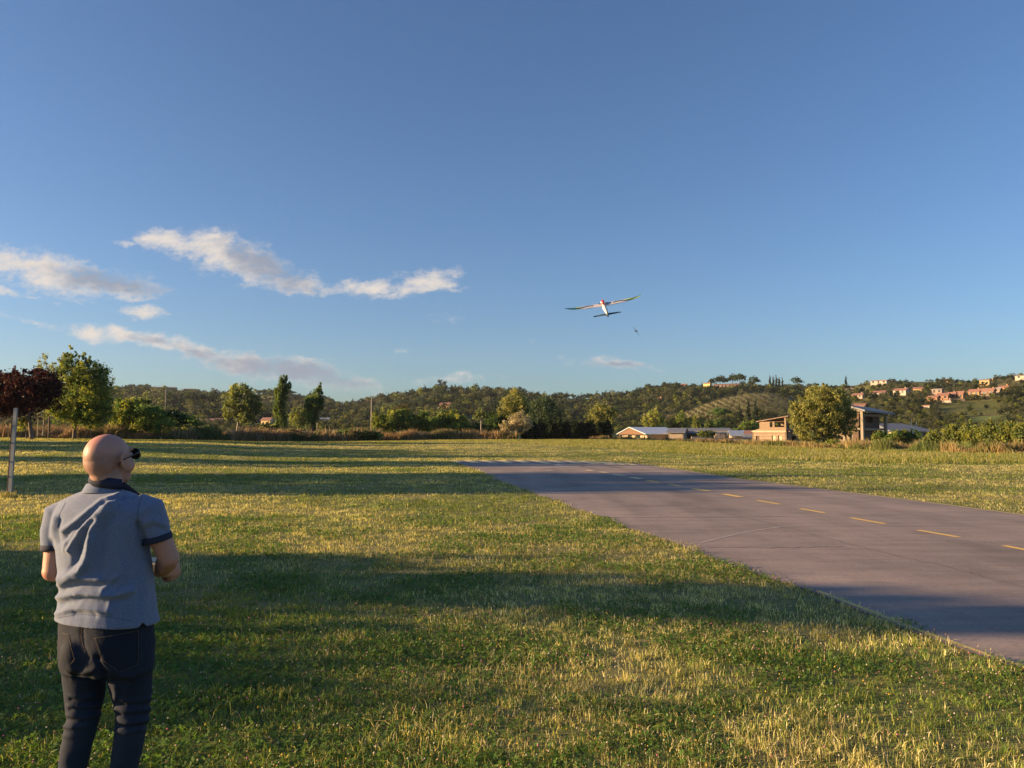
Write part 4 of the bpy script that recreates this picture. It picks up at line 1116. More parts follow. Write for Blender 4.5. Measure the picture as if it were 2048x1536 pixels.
M['pinkw'] = simple('pink_plaster', (0.32, 0.23, 0.18), 0.9, var=0.12, scale=0.8)
M['brick'] = simple('orange_brick', (0.34, 0.19, 0.11), 0.9, var=0.18, scale=1.2)
M['orange'] = simple('orange_plaster', (0.46, 0.24, 0.11), 0.9, var=0.1, scale=0.8)
M['sandwall'] = simple('sand_plaster', (0.36, 0.28, 0.21), 0.9, var=0.12, scale=0.7)
M['cream'] = simple('cream_plaster', (0.46, 0.37, 0.26), 0.9, var=0.08, scale=0.7)
m, b, p = newmat('window_pane'); p.inputs['Base Color'].default_value = (0.04, 0.045, 0.05, 1); p.inputs['Roughness'].default_value = 0.15
M['pane'] = m
M['grafitti'] = simple('scrawled_wall', (0.42, 0.32, 0.36), 0.9, var=0.35, scale=3.0)

def wallmb(mb, o, u, L, zh, th, holes=(), top=None):
    """wall from o along unit u, length L, height zh, thickness th inwards (left of u), with rectangular holes (u0,u1,z0,z1)"""
    o = np.array(o, float); u = np.array([u[0], u[1], 0.0]); n_ = np.array([-u[1], u[0], 0.0])
    us = sorted({0.0, L} | {h_[0] for h_ in holes} | {h_[1] for h_ in holes}); zs = sorted({0.0, zh} | {h_[2] for h_ in holes} | {h_[3] for h_ in holes})
    def P(a, z, t): return tuple(o + u * a + n_ * t + np.array([0, 0, z]))
    def inh(i, j):
        if i < 0 or j < 0 or i >= len(us) - 1 or j >= len(zs) - 1: return True
        a, z = (us[i] + us[i + 1]) / 2, (zs[j] + zs[j + 1]) / 2
        return any(h_[0] < a < h_[1] and h_[2] < z < h_[3] for h_ in holes)
    for i in range(len(us) - 1):
        for j in range(len(zs) - 1):
            if inh(i, j): continue
            a0, a1, z0, z1 = us[i], us[i + 1], zs[j], zs[j + 1]
            mb.add([P(a0, z0, 0), P(a1, z0, 0), P(a1, z1, 0), P(a0, z1, 0)], [(0, 1, 2, 3)])
            mb.add([P(a0, z0, th), P(a1, z0, th), P(a1, z1, th), P(a0, z1, th)], [(3, 2, 1, 0)])
            if inh(i - 1, j): mb.add([P(a0, z0, 0), P(a0, z1, 0), P(a0, z1, th), P(a0, z0, th)], [(0, 1, 2, 3)])
            if inh(i + 1, j): mb.add([P(a1, z0, 0), P(a1, z1, 0), P(a1, z1, th), P(a1, z0, th)], [(3, 2, 1, 0)])
            if inh(i, j - 1): mb.add([P(a0, z0, 0), P(a1, z0, 0), P(a1, z0, th), P(a0, z0, th)], [(3, 2, 1, 0)])
            if inh(i, j + 1): mb.add([P(a0, z1, 0), P(a1, z1, 0), P(a1, z1, th), P(a0, z1, th)], [(0, 1, 2, 3)])
    return mb

# ---- hillside houses: walls, roof, shuttered windows; local x along the lit front
def hill_house(q, wdt, hgt, wall, roof, yaw, kind, label, k):
    az = math.degrees(math.atan2(q[0], q[1]))
    t = empty('hillside_house', (q[0], q[1], q[2] - 0.4), R(-az + yaw * 0.0 + (-yaw)), label=label, cat='house')
    dp = wdt * 0.7; hw = hgt * (0.70 if kind == 'gable' else 0.86) + 0.4
    wm = {'yellow': 'yellow_w', 'brick': 'brick'}.get(wall, wall)
    mb = MB(); mb.box(-wdt / 2, wdt / 2, -dp / 2, dp / 2, -2.5, hw)
    rz = hgt + 0.4
    if kind == 'gable':
        mb.prism([(-wdt / 2, -dp / 2, hw), (-wdt / 2, dp / 2, hw), (-wdt / 2, 0, rz - 0.2)], (wdt, 0, 0))
    mb.build('wall', M[wm], t)
    rb = MB()
    if kind == 'gable':
        e = 0.35
        for s_ in (-1, 1):
            yv = s_ * (dp / 2 + e); zl = hw - e * (rz - hw) / (dp / 2)
            pts = [(-wdt / 2 - e, yv, zl), (-wdt / 2 - e, 0, rz), (wdt / 2 + e, 0, rz), (wdt / 2 + e, yv, zl)]
            rb.prism(pts, (0, 0, 0.18))
    else:
        rb.box(-wdt / 2 - .3, wdt / 2 + .3, -dp / 2 - .3, dp / 2 + .3, hw, hw + 0.25)
        rb.prism([(-wdt / 2, -dp / 2, hw + .25), (-wdt / 2, dp / 2, hw + .25), (-wdt / 2, 0, hw + .25 + hgt * .12)], (wdt, 0, 0))
    r0_ = rb.build('roof', M[roof], t)
    if k % 2 == 0:
        c = MB(); c.box(wdt * .2, wdt * .2 + .5, dp * .1, dp * .1 + .5, rz - hgt * .12, rz + .7); c.build('chimney', M[wm], r0_)
    nw = max(2, int(wdt / 2.6)); fl = 2 if hgt > 5 else 1
    for f_ in range(fl):
        for i in range(nw):
            x = -wdt / 2 + (i + 0.5) * wdt / nw; z = 0.9 + 0.4 + f_ * (hw / fl)
            if z + 1.0 > hw: continue
            w_ = MB(); w_.box(x - .5, x + .5, -dp / 2 - .03, -dp / 2 + .05, z, min(z + 1.25, hw - .1)); w_.build('window', M['pane'], t)
    for i in range(2):
        y = -dp / 2 + (i + .5) * dp / 2
        w_ = MB(); w_.box(-wdt / 2 - .03, -wdt / 2 + .05, y - .45, y + .45, 1.2, 2.4); w_.build('window', M['pane'], t)
    return t
for k, (h_, q) in enumerate(zip(HOUSES, BUILT)):
    s = q[1] / FPX
    hill_house(q, (h_[1] - h_[0]) * s * 0.93, (h_[3] - h_[2]) * s, h_[4], h_[5], h_[6], h_[7], h_[8], k)
# retaining wall of the terrace
for (a0, a1, y0, y1, lb) in ((1934, 1980, 792, 799, 'long sand coloured retaining wall under the terraced row houses'), (1900, 1930, 798, 803, 'orange lit garden wall below the orange terraced house')):
    q0, q1 = hit(a0, y1), hit(a1, y1 - 1)
    v = q1 - q0; L = float(np.hypot(v[0], v[1])); t = empty('retaining_wall', q0, math.atan2(v[1], v[0]), label=lb, cat='wall')
    mb = MB(); mb.box(0, L, 0, .5, -2, (y1 - y0) * q0[1] / FPX); mb.build('masonry', M['sandwall'], t)
    mb = MB(); mb.box(-.1, L + .1, -.1, .6, (y1 - y0) * q0[1] / FPX, (y1 - y0) * q0[1] / FPX + .15); mb.build('coping', M['concrete'], t)

PHI = R(35)
A_ = (math.cos(PHI), math.sin(PHI)); B_ = (-math.sin(PHI), math.cos(PHI))

def frame(px, D, zb):
    """frame whose local x runs right and away (shaded side), local y left and away (lit side)"""
    return ((px - 1024) / FPX * D, D, zb)

def zpx(px, py, D): return float(at(px, py, D)[2])

# ---- brick house with two tiers
D = 112; zb = zpx(1572, 890, D); s = D / FPX
t = empty('brick_house', frame(1572, D, zb), PHI, label='unfinished tan brick house with two tiered roof left of the great willow', cat='house')
def X(dpx): return dpx * s / 0.60          # along the shaded side
def Y(dpx): return dpx * s / 0.80          # along the lit side
def Z(dpy): return dpy * s
LY = Y(67); LX = X(46); ze = Z(28)
mb = MB()
mb_h = [(0.0, 0.0, 0, 0)]
# lit front: from the corner towards the left; holes measured from the left end
front = [(Y(8), Y(15), Z(5), Z(18)), (Y(39), Y(46), Z(0.5), Z(19)), (Y(51), Y(58), Z(0.5), Z(19))]
wallmb(mb, (0, LY, 0), (0, -1), LY, ze, .3, front)
wallmb(mb, (0, 0, 0), (1, 0), LX, ze, .3, [(X(10), X(19), Z(8), Z(18)), (X(28), X(36), Z(8), Z(18))])
wallmb(mb, (LX, 0, 0), (0, 1), LY, ze, .3); wallmb(mb, (LX, LY, 0), (-1, 0), LX, ze, .3)
# gable of the lower tier over the lit front
mb.prism([(0.0, 0.0, ze), (0.0, LY, ze), (0.0, LY * .5, ze + Z(9))], (.3, 0, 0))
mb.build('wall', M['brickw'], t)
for k_, h_ in enumerate(front):
    d_ = MB(); d_.box(.16, .22, LY - h_[1], LY - h_[0], h_[2], h_[3])
    d_.build('door' if k_ else 'window', M['cream'] if k_ else M['shadebrick'], t)
d_ = MB(); d_.box(-.05, -.003, LY * .01, LY * .99, ze - .12, ze + .05); d_.build('string_course', M['cream'], t)
# lower roof, ridge runs away from the lit front, behind the upper wall
rf = MB()
for s_ in (0, 1):
    y0 = -.35 if s_ == 0 else LY + .35
    rf.prism([(.28, y0, ze - .12), (.28, LY * .5, ze + Z(10)), (LX + .3, LY * .5, ze + Z(10)), (LX + .3, y0, ze - .12)], (0, 0, .10))
rf.build('roof', M['rooftile'], t)
# upper tier
u0, u1 = LY - Y(17), Y(-16); zu = ze + Z(2); hu = Z(18)
mb = MB()
uy0 = .04; uy1 = Y(51); ux0 = -.05; zu = ze + .06
wallmb(mb, (ux0, uy1, zu), (0, -1), uy1 - uy0, hu, .3, [(Y(20), Y(25.5), Z(7), hu - Z(.6)), (Y(29), Y(49), Z(7), hu - Z(0.4))])
mb.build('upper_wall', M['brickw'], t); mb = MB()
wallmb(mb, (ux0 + 5.5, uy0, zu), (0, 1), uy1 - uy0, hu, .3, [(Y(3), Y(32), Z(4), hu - Z(1))])
mb.build('rear_wall', M['brickw'], t)
rf = MB()
rf.prism([(ux0 - .3, uy1 + .4, zu + hu - .02), (ux0 - .3, uy0 - .6, zu + hu + Z(10)), (ux0 + 6.2, uy0 - .6, zu + hu + Z(10)), (ux0 + 6.2, uy1 + .4, zu + hu - .02)], (0, 0, .12))
rf.build('upper_roof', M['rooftile'], t)
p_ = MB(); p_.box(ux0 - .02, ux0 + .28, uy0 - .02, uy0 + .25, zu + .01, zu + hu + Z(9)); p_.build('corner_post', M['brickw'], t)

# ---- concrete ruin
D = 98; zb = zpx(1725, 899, D); s = D / FPX
t = empty('concrete_ruin', frame(1725, D, zb), PHI, label='unfinished two storey concrete and brick shell with a tall front pillar', cat='building')
def X(dpx): return dpx * s / 0.51
def Y(dpx): return dpx * s / 0.86
def Z(dpy): return dpy * s
HT = Z(76); SL = Z(40); LX = X(46); LYY = Y(60)
def pil(x, y, z0, z1, w_=.34):
    q = MB(); q.box(x, x + w_, y, y + w_, z0, z1); return q.build('pillar', M['concrete'], t)
pil(0, 0, 0, HT); pil(LX - .3, .0, 0, HT - Z(4)); pil(0, Y(34), 0, HT); pil(LX - .3, LYY, 0, HT)
# floor slab and beams, recessed behind the corner pillar
q = MB(); q.box(.5, LX, .45, LYY, SL - .12, SL + .16); q.box(-.003, .35, .43, Y(34) - .003, SL - .05, SL + .22); q.build('floor_slab', M['concrete'], t)
q = MB(); q.box(.35, LX - .303, .02, .30, HT - .62, HT - .32); q.build('beam', M['concrete'], t)
q = MB(); q.box(.36, LX - .31, .34, LYY - .05, HT - .28, HT - .16); q.build('shade_ceiling', M['shadebrick'], t)  # added below the roof to keep the inside of the shell dark
# shaded side wall, upper storey with the see-through window, set back under the roof
mb = MB(); wallmb(mb, (.6, .9, SL + .165), (1, 0), LX - .9, HT - SL - .3, .25, [(X(14), X(26), .75, 2.0)]); mb.build('upper_wall', M['shadebrick'], t)
mb = MB(); wallmb(mb, (.6, 1.0, 0), (1, 0), LX - .9, SL - .13, .25, [(X(4), X(9), 0.3, 2.0)]); mb.build('lower_wall', M['shadebrick'], t)
mb = MB(); wallmb(mb, (LX - .28, .95, 0), (0, 1), LYY - 1, HT - .4, .25, [(2.0, 3.6, 3.6, 4.8)]); mb.build('side_wall', M['shadebrick'], t)
# lit brick wall left of the pillar, hidden further left by the willow
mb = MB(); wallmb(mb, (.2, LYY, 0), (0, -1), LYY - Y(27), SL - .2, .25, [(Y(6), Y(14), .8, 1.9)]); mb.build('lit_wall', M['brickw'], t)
mb = MB(); wallmb(mb, (2.2, LYY, SL + .17), (0, -1), LYY - 1.2, HT - SL - .4, .25); mb.build('inner_wall', M['shadebrick'], t)
# low pitched roof: ridge over the lit side
rf = MB(); e = .7
rf.prism([(-e, -e, HT - .05), (-e, LYY * .5, HT + Z(12)), (LX + e, LYY * .5, HT + Z(6)), (LX + e, -e, HT - Z(6))], (0, 0, .22))
rf.prism([(-e, LYY + e, HT - .05), (LX + e, LYY + e, HT - Z(6)), (LX + e, LYY * .5, HT + Z(6)), (-e, LYY * .5, HT + Z(12))], (0, 0, .22))
rf.build('roof', M['greytile'], t)
g_ = MB(); g_.prism([(.1, 0.1, HT), (.1, LYY, HT), (.1, LYY * .5, HT + Z(11))], (.2, 0, 0)); g_.build('gable', M['concrete'], t)
q = MB(); q.box(-.3, .5, Y(10), Y(36), -.2, .35); q.build('rubble_plinth', M['sandwall'], t)

# ---- grey hipped roof house right of the ruin
D = 135; s = D / FPX; zb = zpx(1810, 892, D)
t = empty('hipped_house', frame(1790, D, zb), R(20), label='low house with long grey hipped roof right of the concrete ruin', cat='house')
w2, d2, he, hr = 5.0, 4.0, Z(1) * 0 + (892 - 862) * s, (892 - 847) * s
mb = MB(); mb.box(-w2 + .2, w2 - .4, -d2 + .4, d2 - .4, 0, he); mb.build('wall', M['sandwall'], t)
rf = MB(); c4 = [(-w2 - .4, -d2 - .2, he - .1), (w2 + .6, -d2 - .2, he - .1), (w2 + .6, d2 + .2, he - .1), (-w2 - .4, d2 + .2, he - .1)]; r2 = [(-w2 + .6, 0, hr), (w2 - 3.6, 0, hr)]
rf.add(c4 + r2, [(0, 1, 5, 4), (1, 2, 5), (2, 3, 4, 5), (3, 0, 4), (3, 2, 1, 0)]); rf.build('roof', M['greytile'], t)
for x in (-2.6, 0.2, 2.8):
    q = MB(); q.box(x - .5, x + .5, -d2 + .37, -d2 + .45, 1.0, 2.2); q.build('window', M['pane'], t)
q = MB(); q.box(w2 - .35, w2 + 1.4, -d2 + .6, d2 - .8, 0, he * .7); q.build('annexe', M['sandwall'], t)

# ---- white roofed shed
D = 175; s = D / FPX; zb = zpx(1290, 886, D)
def P3(px, py, D_): return at(px, py, D_)
t = empty('open_shed', frame(1290, D, zb), R(30), label='low open fronted shed with pale blue white roof and orange timber gable', cat='shed')
ca, cb = math.cos(R(30)), math.sin(R(30))
LYs = 66 * s / 0.83; LXs = 9.5; he = 20 * s; hr = 31 * s
mb = MB(); wallmb(mb, (0.6, LYs, 0), (0, -1), LYs, he, .25, [(LYs * .22, LYs * .36, 0, he - .5), (LYs * .50, LYs * .72, 1.0, he - .4)])
wallmb(mb, (.6, 0, 0), (1, 0), LXs, he, .25); wallmb(mb, (LXs + .6, 0, 0), (0, 1), LYs, he, .25); mb.build('wall', M['cream'], t)
g_ = MB(); g_.prism([(-.35, -.4, he - .35), (-.35, LYs + .5, he - .35), (-.35, LYs * .56, hr - .1)], (.12, 0, 0)); g_.build('gable', M['orangewood'], t)
rf = MB()
rf.prism([(-.6, -.8, he - .35), (-.6, LYs * .56, hr), (LXs + 1, LYs * .56, hr), (LXs + 1, -.8, he - .35)], (0, 0, .14))
rf.prism([(-.6, LYs + .8, he - .35), (LXs + 1, LYs + .8, he - .35), (LXs + 1, LYs * .56, hr), (-.6, LYs * .56, hr)], (0, 0, .14))
rf.build('roof', M['whiteroof'], t)
for y in (0.0, LYs * .33, LYs * .66, LYs - .15):
    q = MB(); q.box(-.3, -.15, y, y + .15, 0, he - .35); q.build('post', M['wood'], t)
tag(tree('rubble_bank', 'long low earth bank with dark scrub before the open shed', 'earth bank', 150, 1275, [(1260, 884, 16, 4), (1290, 884, 22, 5), (1318, 887, 18, 4)], 1500, 0.35, [(0.13, 0.09, 0.06), (0.10, 0.08, 0.05)], 601, trunk_h=False))

# ---- long dark roofed building and its neighbours
def longhouse(name, label, D, px0, px1, ybase, yeave, yridge, wall, roof, depth, yaw, holes=(), cat='building', wins=0):
    s = D / FPX; zb = zpx((px0 + px1) / 2, ybase, D); L = (px1 - px0) * s; he = (ybase - yeave) * s; hr = (ybase - yridge) * s
    t = empty(name, frame((px0 + px1) / 2, D, zb), R(yaw), label=label, cat=cat)
    mb = MB(); wallmb(mb, (-L / 2, 0, 0), (1, 0), L, he, .3, [(h_[0] * L, h_[1] * L, h_[2] * he, h_[3] * he) for h_ in holes])
    wallmb(mb, (-L / 2, depth, 0), (0, -1), depth, he, .3); wallmb(mb, (L / 2, 0, 0), (0, 1), depth, he, .3); wallmb(mb, (L / 2, depth, 0), (-1, 0), L, he, .3)
    for x in (-L / 2, L / 2 - .3): mb.prism([(x, 0, he), (x, depth, he), (x, depth / 2, hr - .1)], (.3, 0, 0))
    mb.build('wall', M[wall], t)
    rf = MB()
    for y in (-.5, depth + .5):
        rf.prism([(-L / 2 - .4, y, he - .12), (-L / 2 - .4, depth / 2, hr), (L / 2 + .4, depth / 2, hr), (L / 2 + .4, y, he - .12)], (0, 0, .16))
    rf.build('roof', M[roof], t)
    for i in range(wins):
        x = -L / 2 + (i + .5) * L / wins; q = MB(); q.box(x - .5, x + .5, -.03, .05, he * .4, he * .75); q.build('window', M['pane'], t)
    return t
longhouse('barn', 'low sand walled barn with dark roof at the left end of the long dark roof', 172, 1336, 1366, 886, 865, 857, 'sandwall', 'greytile', 9, -18)
t = longhouse('barn', 'long barn with dark grey roof and a brick arch at its right end', 178, 1366, 1462, 886, 866, 857, 'shadebrick', 'greytile', 10, -6, holes=[(.08, .34, 0, .62), (.68, .86, 0, .8)])
s = 178 / FPX
q = MB(); q.box(-6.5 * 1.0, 46 * s, -.62, -.5, (886 - 863.5) * s, (886 - 862) * s); q.build('roof_trim', M['cream'], t)
longhouse('outbuilding', 'small outbuilding with bluish sheet roof between the arched barn and the brick house', 165, 1463, 1493, 888, 871, 862, 'concrete', 'bluesheet', 6, -10, wins=3)
longhouse('outbuilding', 'small outbuilding with dark red roof touching the brick house', 160, 1491, 1508, 888, 868, 862, 'sandwall', 'redroof', 5, -20)
longhouse('outbuilding', 'white walled lean-to at the left foot of the brick house', 140, 1489, 1506, 893, 876, 870, 'white', 'greytile', 3, -25, holes=[(.72, .92, 0, .75)])
# yard wall
D = 145; s = D / FPX
for (a0, a1, y0, y1, mt, lb) in ((1382, 1404, 874, 889, 'cream', 'cream rendered piece of yard wall before the long barn'), (1404, 1422, 876, 889, 'grafitti', 'scrawled purplish piece of yard wall before the long barn'), (1422, 1489, 877, 890, 'sandwall', 'long pinkish yard wall running up to the white lean-to')):
    x0, x1 = (a0 - 1024) * s, (a1 - 1024) * s; zb = zpx(a0, y1, D); t = empty('yard_wall', (x0, D, zb), 0, label=lb, cat='wall')
    q = MB(); q.box(0, x1 - x0, 0, .25, -.5, (y1 - y0) * s); q.build('masonry', M[mt], t)
    q = MB(); q.box(0, x1 - x0, -.06, .31, (y1 - y0) * s, (y1 - y0) * s + .08); q.build('coping', M['concrete'], t)
x0 = (1428 - 1024) * s; t = empty('rubble_block', (x0, D - .8, zpx(1435, 877, D)), 0, label='stack of pale stone blocks on the yard wall below the arch', cat='stone stack')
q = MB(); q.box(0, 1.2, .8, 1.1, 0, .55); q.box(1.25, 2.0, .8, 1.1, 0, .8); q.box(.3, 1.1, .82, 1.08, .56, .9); q.build('blocks', M['sandwall'], t)
# plank fence
t = empty('plank_fence', ((1308 - 1024) * s, D + 6, zpx(1320, 890, D + 6)), 0, label='gappy plank fence of uneven boards between the shed and the yard wall', cat='fence')
q = MB(); rr = random.Random(5)
for i in range(60):
    x = i * .14 + rr.uniform(0, .03); q.box(x, x + .10, 0, .03, -.3, 1.0 + rr.uniform(-.25, .35))
q.build('boards', M['wood'], t)
q = MB(); q.box(0, 8.5, .032, .09, .35, .45); q.box(0, 8.5, .032, .09, .8, .9); q.build('rail', M['wood'], t)

# ---- poles
def pole(name, label, px, ytop, ybase, D, arms=True, mat='palebark', r=.14, wires=False):
    s = D / FPX; zb = zpx(px, ybase, D); h_ = (ybase - ytop) * s
    t = empty(name, frame(px, D, zb), 0, label=label, cat='pole')
    q = MB(); q.tube([(0, 0, -1), (0, 0, h_)], [r, r * .65], 8); q.build('shaft', M[mat], t, smooth_shade=True)
    if arms:
        q = MB(); q.box(-.9, .9, -.06, .06, h_ * .93, h_ * .93 + .12); q.build('crossarm', M['wood'], t)
        for x in (-.8, 0.0, .8):
            q = MB(); q.lathe([(.03, 0), (.07, .05), (.07, .12), (.03, .2)], 6, (x, 0, h_ * .93 + .12)); q.build('insulator', M['concrete'], t)
    return t
pole('utility_pole', 'pale utility pole with crossarm rising above the hedge on the left', 331, 779, 822, 260, r=.22, mat='concrete')
pole('utility_pole', 'wooden utility pole at the left end of the yellow green shrub row', 743, 797, 866, 130, r=.13)
pole('utility_pole', 'short thin pole by the right foot of the shorter poplar', 635, 845, 872, 128, arms=False, r=.09)
pole('utility_pole', 'stub of a pale post left of the pale barked maple', 404, 838, 868, 125, arms=True, r=.1)
# curved street lamp in the yard
D = 150; s = D / FPX; zb = zpx(1421, 889, D)
t = empty('street_lamp', frame(1421, D, zb), 0, label='thin white street lamp with a curved neck in front of the long barn', cat='street lamp')
q = MB(); h_ = 20 * s
q.tube([(0, 0, 0), (0, 0, h_ * .7), (-.15, 0, h_ * .95), (-.7, 0, h_ * 1.2), (-1.2, 0, h_ * 1.25)], [.06, .05, .045, .04, .04], 6); q.build('mast', M['whiteroof'], t, smooth_shade=True)
q = MB(); q.box(-1.75, -1.15, -.12, .12, h_ * 1.22, h_ * 1.22 + .1); q.build('lamp_head', M['whiteroof'], t)
# dead pale saplings before the grey hipped roof
for px, yt, lb in ((1823, 838, 'bare whitish sapling, left of two before the grey hipped roof'), (1833, 840, 'bare whitish forked sapling, right of two before the grey hipped roof')):
    D = 100; s = D / FPX; zb = zpx(px, 893, D); t = empty('bare_sapling', frame(px, D, zb), 0, label=lb, cat='sapling')
    q = MB(); h_ = (893 - yt) * s; q.tube([(0, 0, 0), (.1, 0, h_ * .5), (-.1, 0, h_)], [.06, .04, .02], 6); q.tube([(.1, 0, h_ * .5), (.5, 0, h_ * .8)], [.035, .015], 5); q.tube([(.05, 0, h_ * .6), (-.4, 0, h_ * .85)], [.03, .015], 5); q.build('stem', M['whiteroof'], t)
# fence posts under the plum tree
for px, yt, yb_, lb in ((77, 838, 862, 'left one of the two weathered fence stakes under the plum tree'), (88, 838, 862, 'right one of the two weathered fence stakes under the plum tree')):
    D = 82; s = D / FPX; zb = zpx(px, 866, D); t = empty('fence_stake', frame(px, D, zb), 0, label=lb, cat='fence post')
    q = MB(); q.tube([(0, 0, -.3), (.03, 0, (866 - yt) * s)], [.06, .05], 6); q.build('stake', M['palebark'], t)
    q = MB(); q.tube([(-.12, 0, (866 - yt) * s * .85), (.14, 0, (866 - yt) * s * .85)], [.015, .015], 5); q.build('wire_tie', M['wood'], t)

# ---- grey post with wooden backing in the left foreground
D = 20.6; pb = at(17, 990, D); pt = at(29, 816, D)
t = empty('field_post', (pb[0], D, float(H(pb[0], D))), 0, label='tall leaning post of grey metal channel bolted to dark wood, far left', cat='post')
dx = (pt[0] - pb[0]); hz_ = pt[2]
def slab(mb, x0, x1, y0, y1, z0, z1):
    V = []
    for z in (z0, z1):
        for y in (y0, y1):
            for x in (x0, x1): V.append((x + dx * z / hz_, y, z))
    return mb.add(V, [(0, 2, 3, 1), (4, 5, 7, 6), (0, 1, 5, 4), (2, 6, 7, 3), (0, 4, 6, 2), (1, 3, 7, 5)])
M['galv'] = simple('galvanised_steel', (0.22, 0.24, 0.26), 0.6, metal=0.2, var=0.12, scale=5)
q = MB(); slab(q, -.012, .078, -.02, -.012, .16, hz_); slab(q, -.012, -.004, -.012, .03, .16, hz_); slab(q, .070, .078, -.012, .03, .16, hz_); q.build('channel', M['galv'], t)
q = MB(); slab(q, -.055, -.018, -.01, .05, -.2, hz_ * .88); q.build('wood_stake', simple('dark_stake', (0.10, 0.06, 0.045), 0.9, var=.3), t)
for z in (.55, .95, 1.45, 1.9):
    q = MB(); slab(q, -.045, -.014, -.030, -.013, z, z + .035); q.build('bolt', M['darkin'], t)
P = np.random.default_rng(3).normal(0, .12, (260, 2)) + np.array([pb[0] - .02, D]); r_ = np.random.default_rng(4)
blades('lawn_grass', P, r_.uniform(.06, .24, 260), np.full(260, .012), DRY[r_.integers(0, 4, 260)] * .8, M['grass'], lean=.4, seed=9)

# ================================================================== model aircraft
def lens_wing(mb, stations, prof_n=6):
    """stations: (x, y_le, z, chord, thick)"""
    base = 0; V = []; F = []
    for (x, y, z, c, th) in stations:
        ring = []
        for k in range(prof_n):
            u_ = k / (prof_n - 1); ring.append((x, y - c * u_, z + th * math.sin(math.pi * min(1, u_ ** .6)) * .7))
        for k in range(prof_n - 2, 0, -1):
            u_ = k / (prof_n - 1); ring.append((x, y - c * u_, z - th * .3 * math.sin(math.pi * u_)))
        V += ring
    m_ = 2 * prof_n - 2; n_ = len(stations)
    for i in range(n_ - 1):
        for k in range(m_):
            F.append((i * m_ + k, i * m_ + (k + 1) % m_, (i + 1) * m_ + (k + 1) % m_, (i + 1) * m_ + k))
    F += [tuple(range(m_)), tuple((n_ - 1) * m_ + k for k in range(m_))[::-1]]
    return mb.add(V, F)

m, b, p = newmat('wing_foil')        # white foam wing with green tips and dark wavy bands
co = texco(b); sp = b.n('ShaderNodeSeparateXYZ'); b.set(sp.inputs[0], co)
ax = b.math('ABSOLUTE', sp.outputs[0]); yy = sp.outputs[1]
wave = b.math('ADD', yy, b.math('MULTIPLY', b.math('SINE', b.math('MULTIPLY', ax, 14.0)), 0.018))
white = (0.50, 0.48, 0.52, 1)
dark = b.math('MULTIPLY', b.math('GREATER_THAN', b.math('SINE', b.math('MULTIPLY', wave, 62.0)), 0.05), b.math('GREATER_THAN', ax, 0.22))
c = b.mix(dark, white, (0.03, 0.045, 0.05, 1))
grn = b.math('MULTIPLY', b.math('GREATER_THAN', b.math('ADD', ax, b.math('MULTIPLY', b.math('SINE', b.math('MULTIPLY', yy, 60.0)), 0.05)), 0.52), b.math('LESS_THAN', dark, 0.5))
c = b.mix(grn, c, (0.30, 0.46, 0.06, 1))
lt = b.math('LESS_THAN', sp.outputs[0], -0.62)
c = b.mix(lt, c, (0.02, 0.12, 0.14, 1))
red = b.math('MULTIPLY', b.math('LESS_THAN', ax, 0.20), b.math('GREATER_THAN', yy, b.math('SUBTRACT', 0.17, b.math('MULTIPLY', ax, 0.35))))
c = b.mix(red, c, (0.45, 0.02, 0.03, 1))
b.set(p.inputs['Base Color'], c); p.inputs['Roughness'].default_value = 0.35
M['wing'] = m
M['foam'] = simple('white_foam', (0.78, 0.74, 0.66), 0.45, var=.03)
M['red'] = simple('red_plastic', (0.5, 0.03, 0.03), 0.4)
M['black'] = simple('black_plastic', (0.02, 0.02, 0.022), 0.35)
M['tail'] = simple('dark_tail_foil', (0.05, 0.09, 0.10), 0.4)
D = 17.0; c0 = at(1207, 610, D)
t = empty('model_glider', c0, 0, label='large white model glider with green wing tips in the sky', cat='model plane')
# seen from behind and below: it climbs away from the pilot, banked a little
t.rotation_euler = (R(31), R(-9.5), R(-3))
q = MB()
st = []
for x, yl_, z, ch in ((-.86, .03, .075, .012), (-.80, .055, .045, .06), (-.66, .085, .018, .11), (-.45, .105, .004, .145), (-.2, .115, .0, .175), (-.05, .118, -.004, .20), (.05, .118, -.004, .20), (.2, .115, .0, .175), (.45, .105, .004, .145), (.66, .085, .018, .11), (.80, .055, .045, .06), (.86, .03, .075, .012)):
    st.append((x, yl_, z, ch, .022 * (ch / .2) ** .6 + .003))
lens_wing(q, st); q.build('wing', M['wing'], t, smooth_shade=True)
q = MB(); q.tube([(0, .27, -.02), (0, .23, -.025), (0, .14, -.03), (0, .02, -.032), (0, -.2, -.024), (0, -.43, -.012), (0, -.60, -.004)], [.018, .038, .05, .052, .036, .024, .018], 14); q.build('fuselage', M['foam'], t, smooth_shade=True)
q = MB(); q.tube([(0, .16, .035), (0, .10, .06), (0, .03, .062), (0, -.04, .03)], [.02, .032, .03, .015], 10); cn = q.build('motor_pod', M['red'], t, smooth_shade=True)
q = MB(); q.tube([(-.11, -.05, .062), (0, -.052, .062), (.11, -.05, .062)], [(.004, .012), (.006, .006), (.004, .012)], 6); q.build('propeller', M['black'], cn)
q = MB(); q.tube([(0, .06, -.085), (0, -.06, -.078)], [.014, .010], 8); q.build('belly_camera', M['black'], t)
q = MB(); st = [(x, -.5 - abs(x) * .12, .004, .12 - abs(x) * .2, .008) for x in (-.30, -.2, 0, .2, .30)]; lens_wing(q, st); q.build('tailplane', M['tail'], t, smooth_shade=True)
q = MB(); q.prism([(-.006, -.50, .0), (-.006, -.56, .15), (-.006, -.64, .16), (-.006, -.66, .0)], (.012, 0, 0)); q.build('fin', M['tail'], t)
q = MB(); q.tube([(0, -.60, -.01), (0, -.66, -.01)], [.022, .016], 10); q.build('tail_cone', M['black'], t, smooth_shade=True)

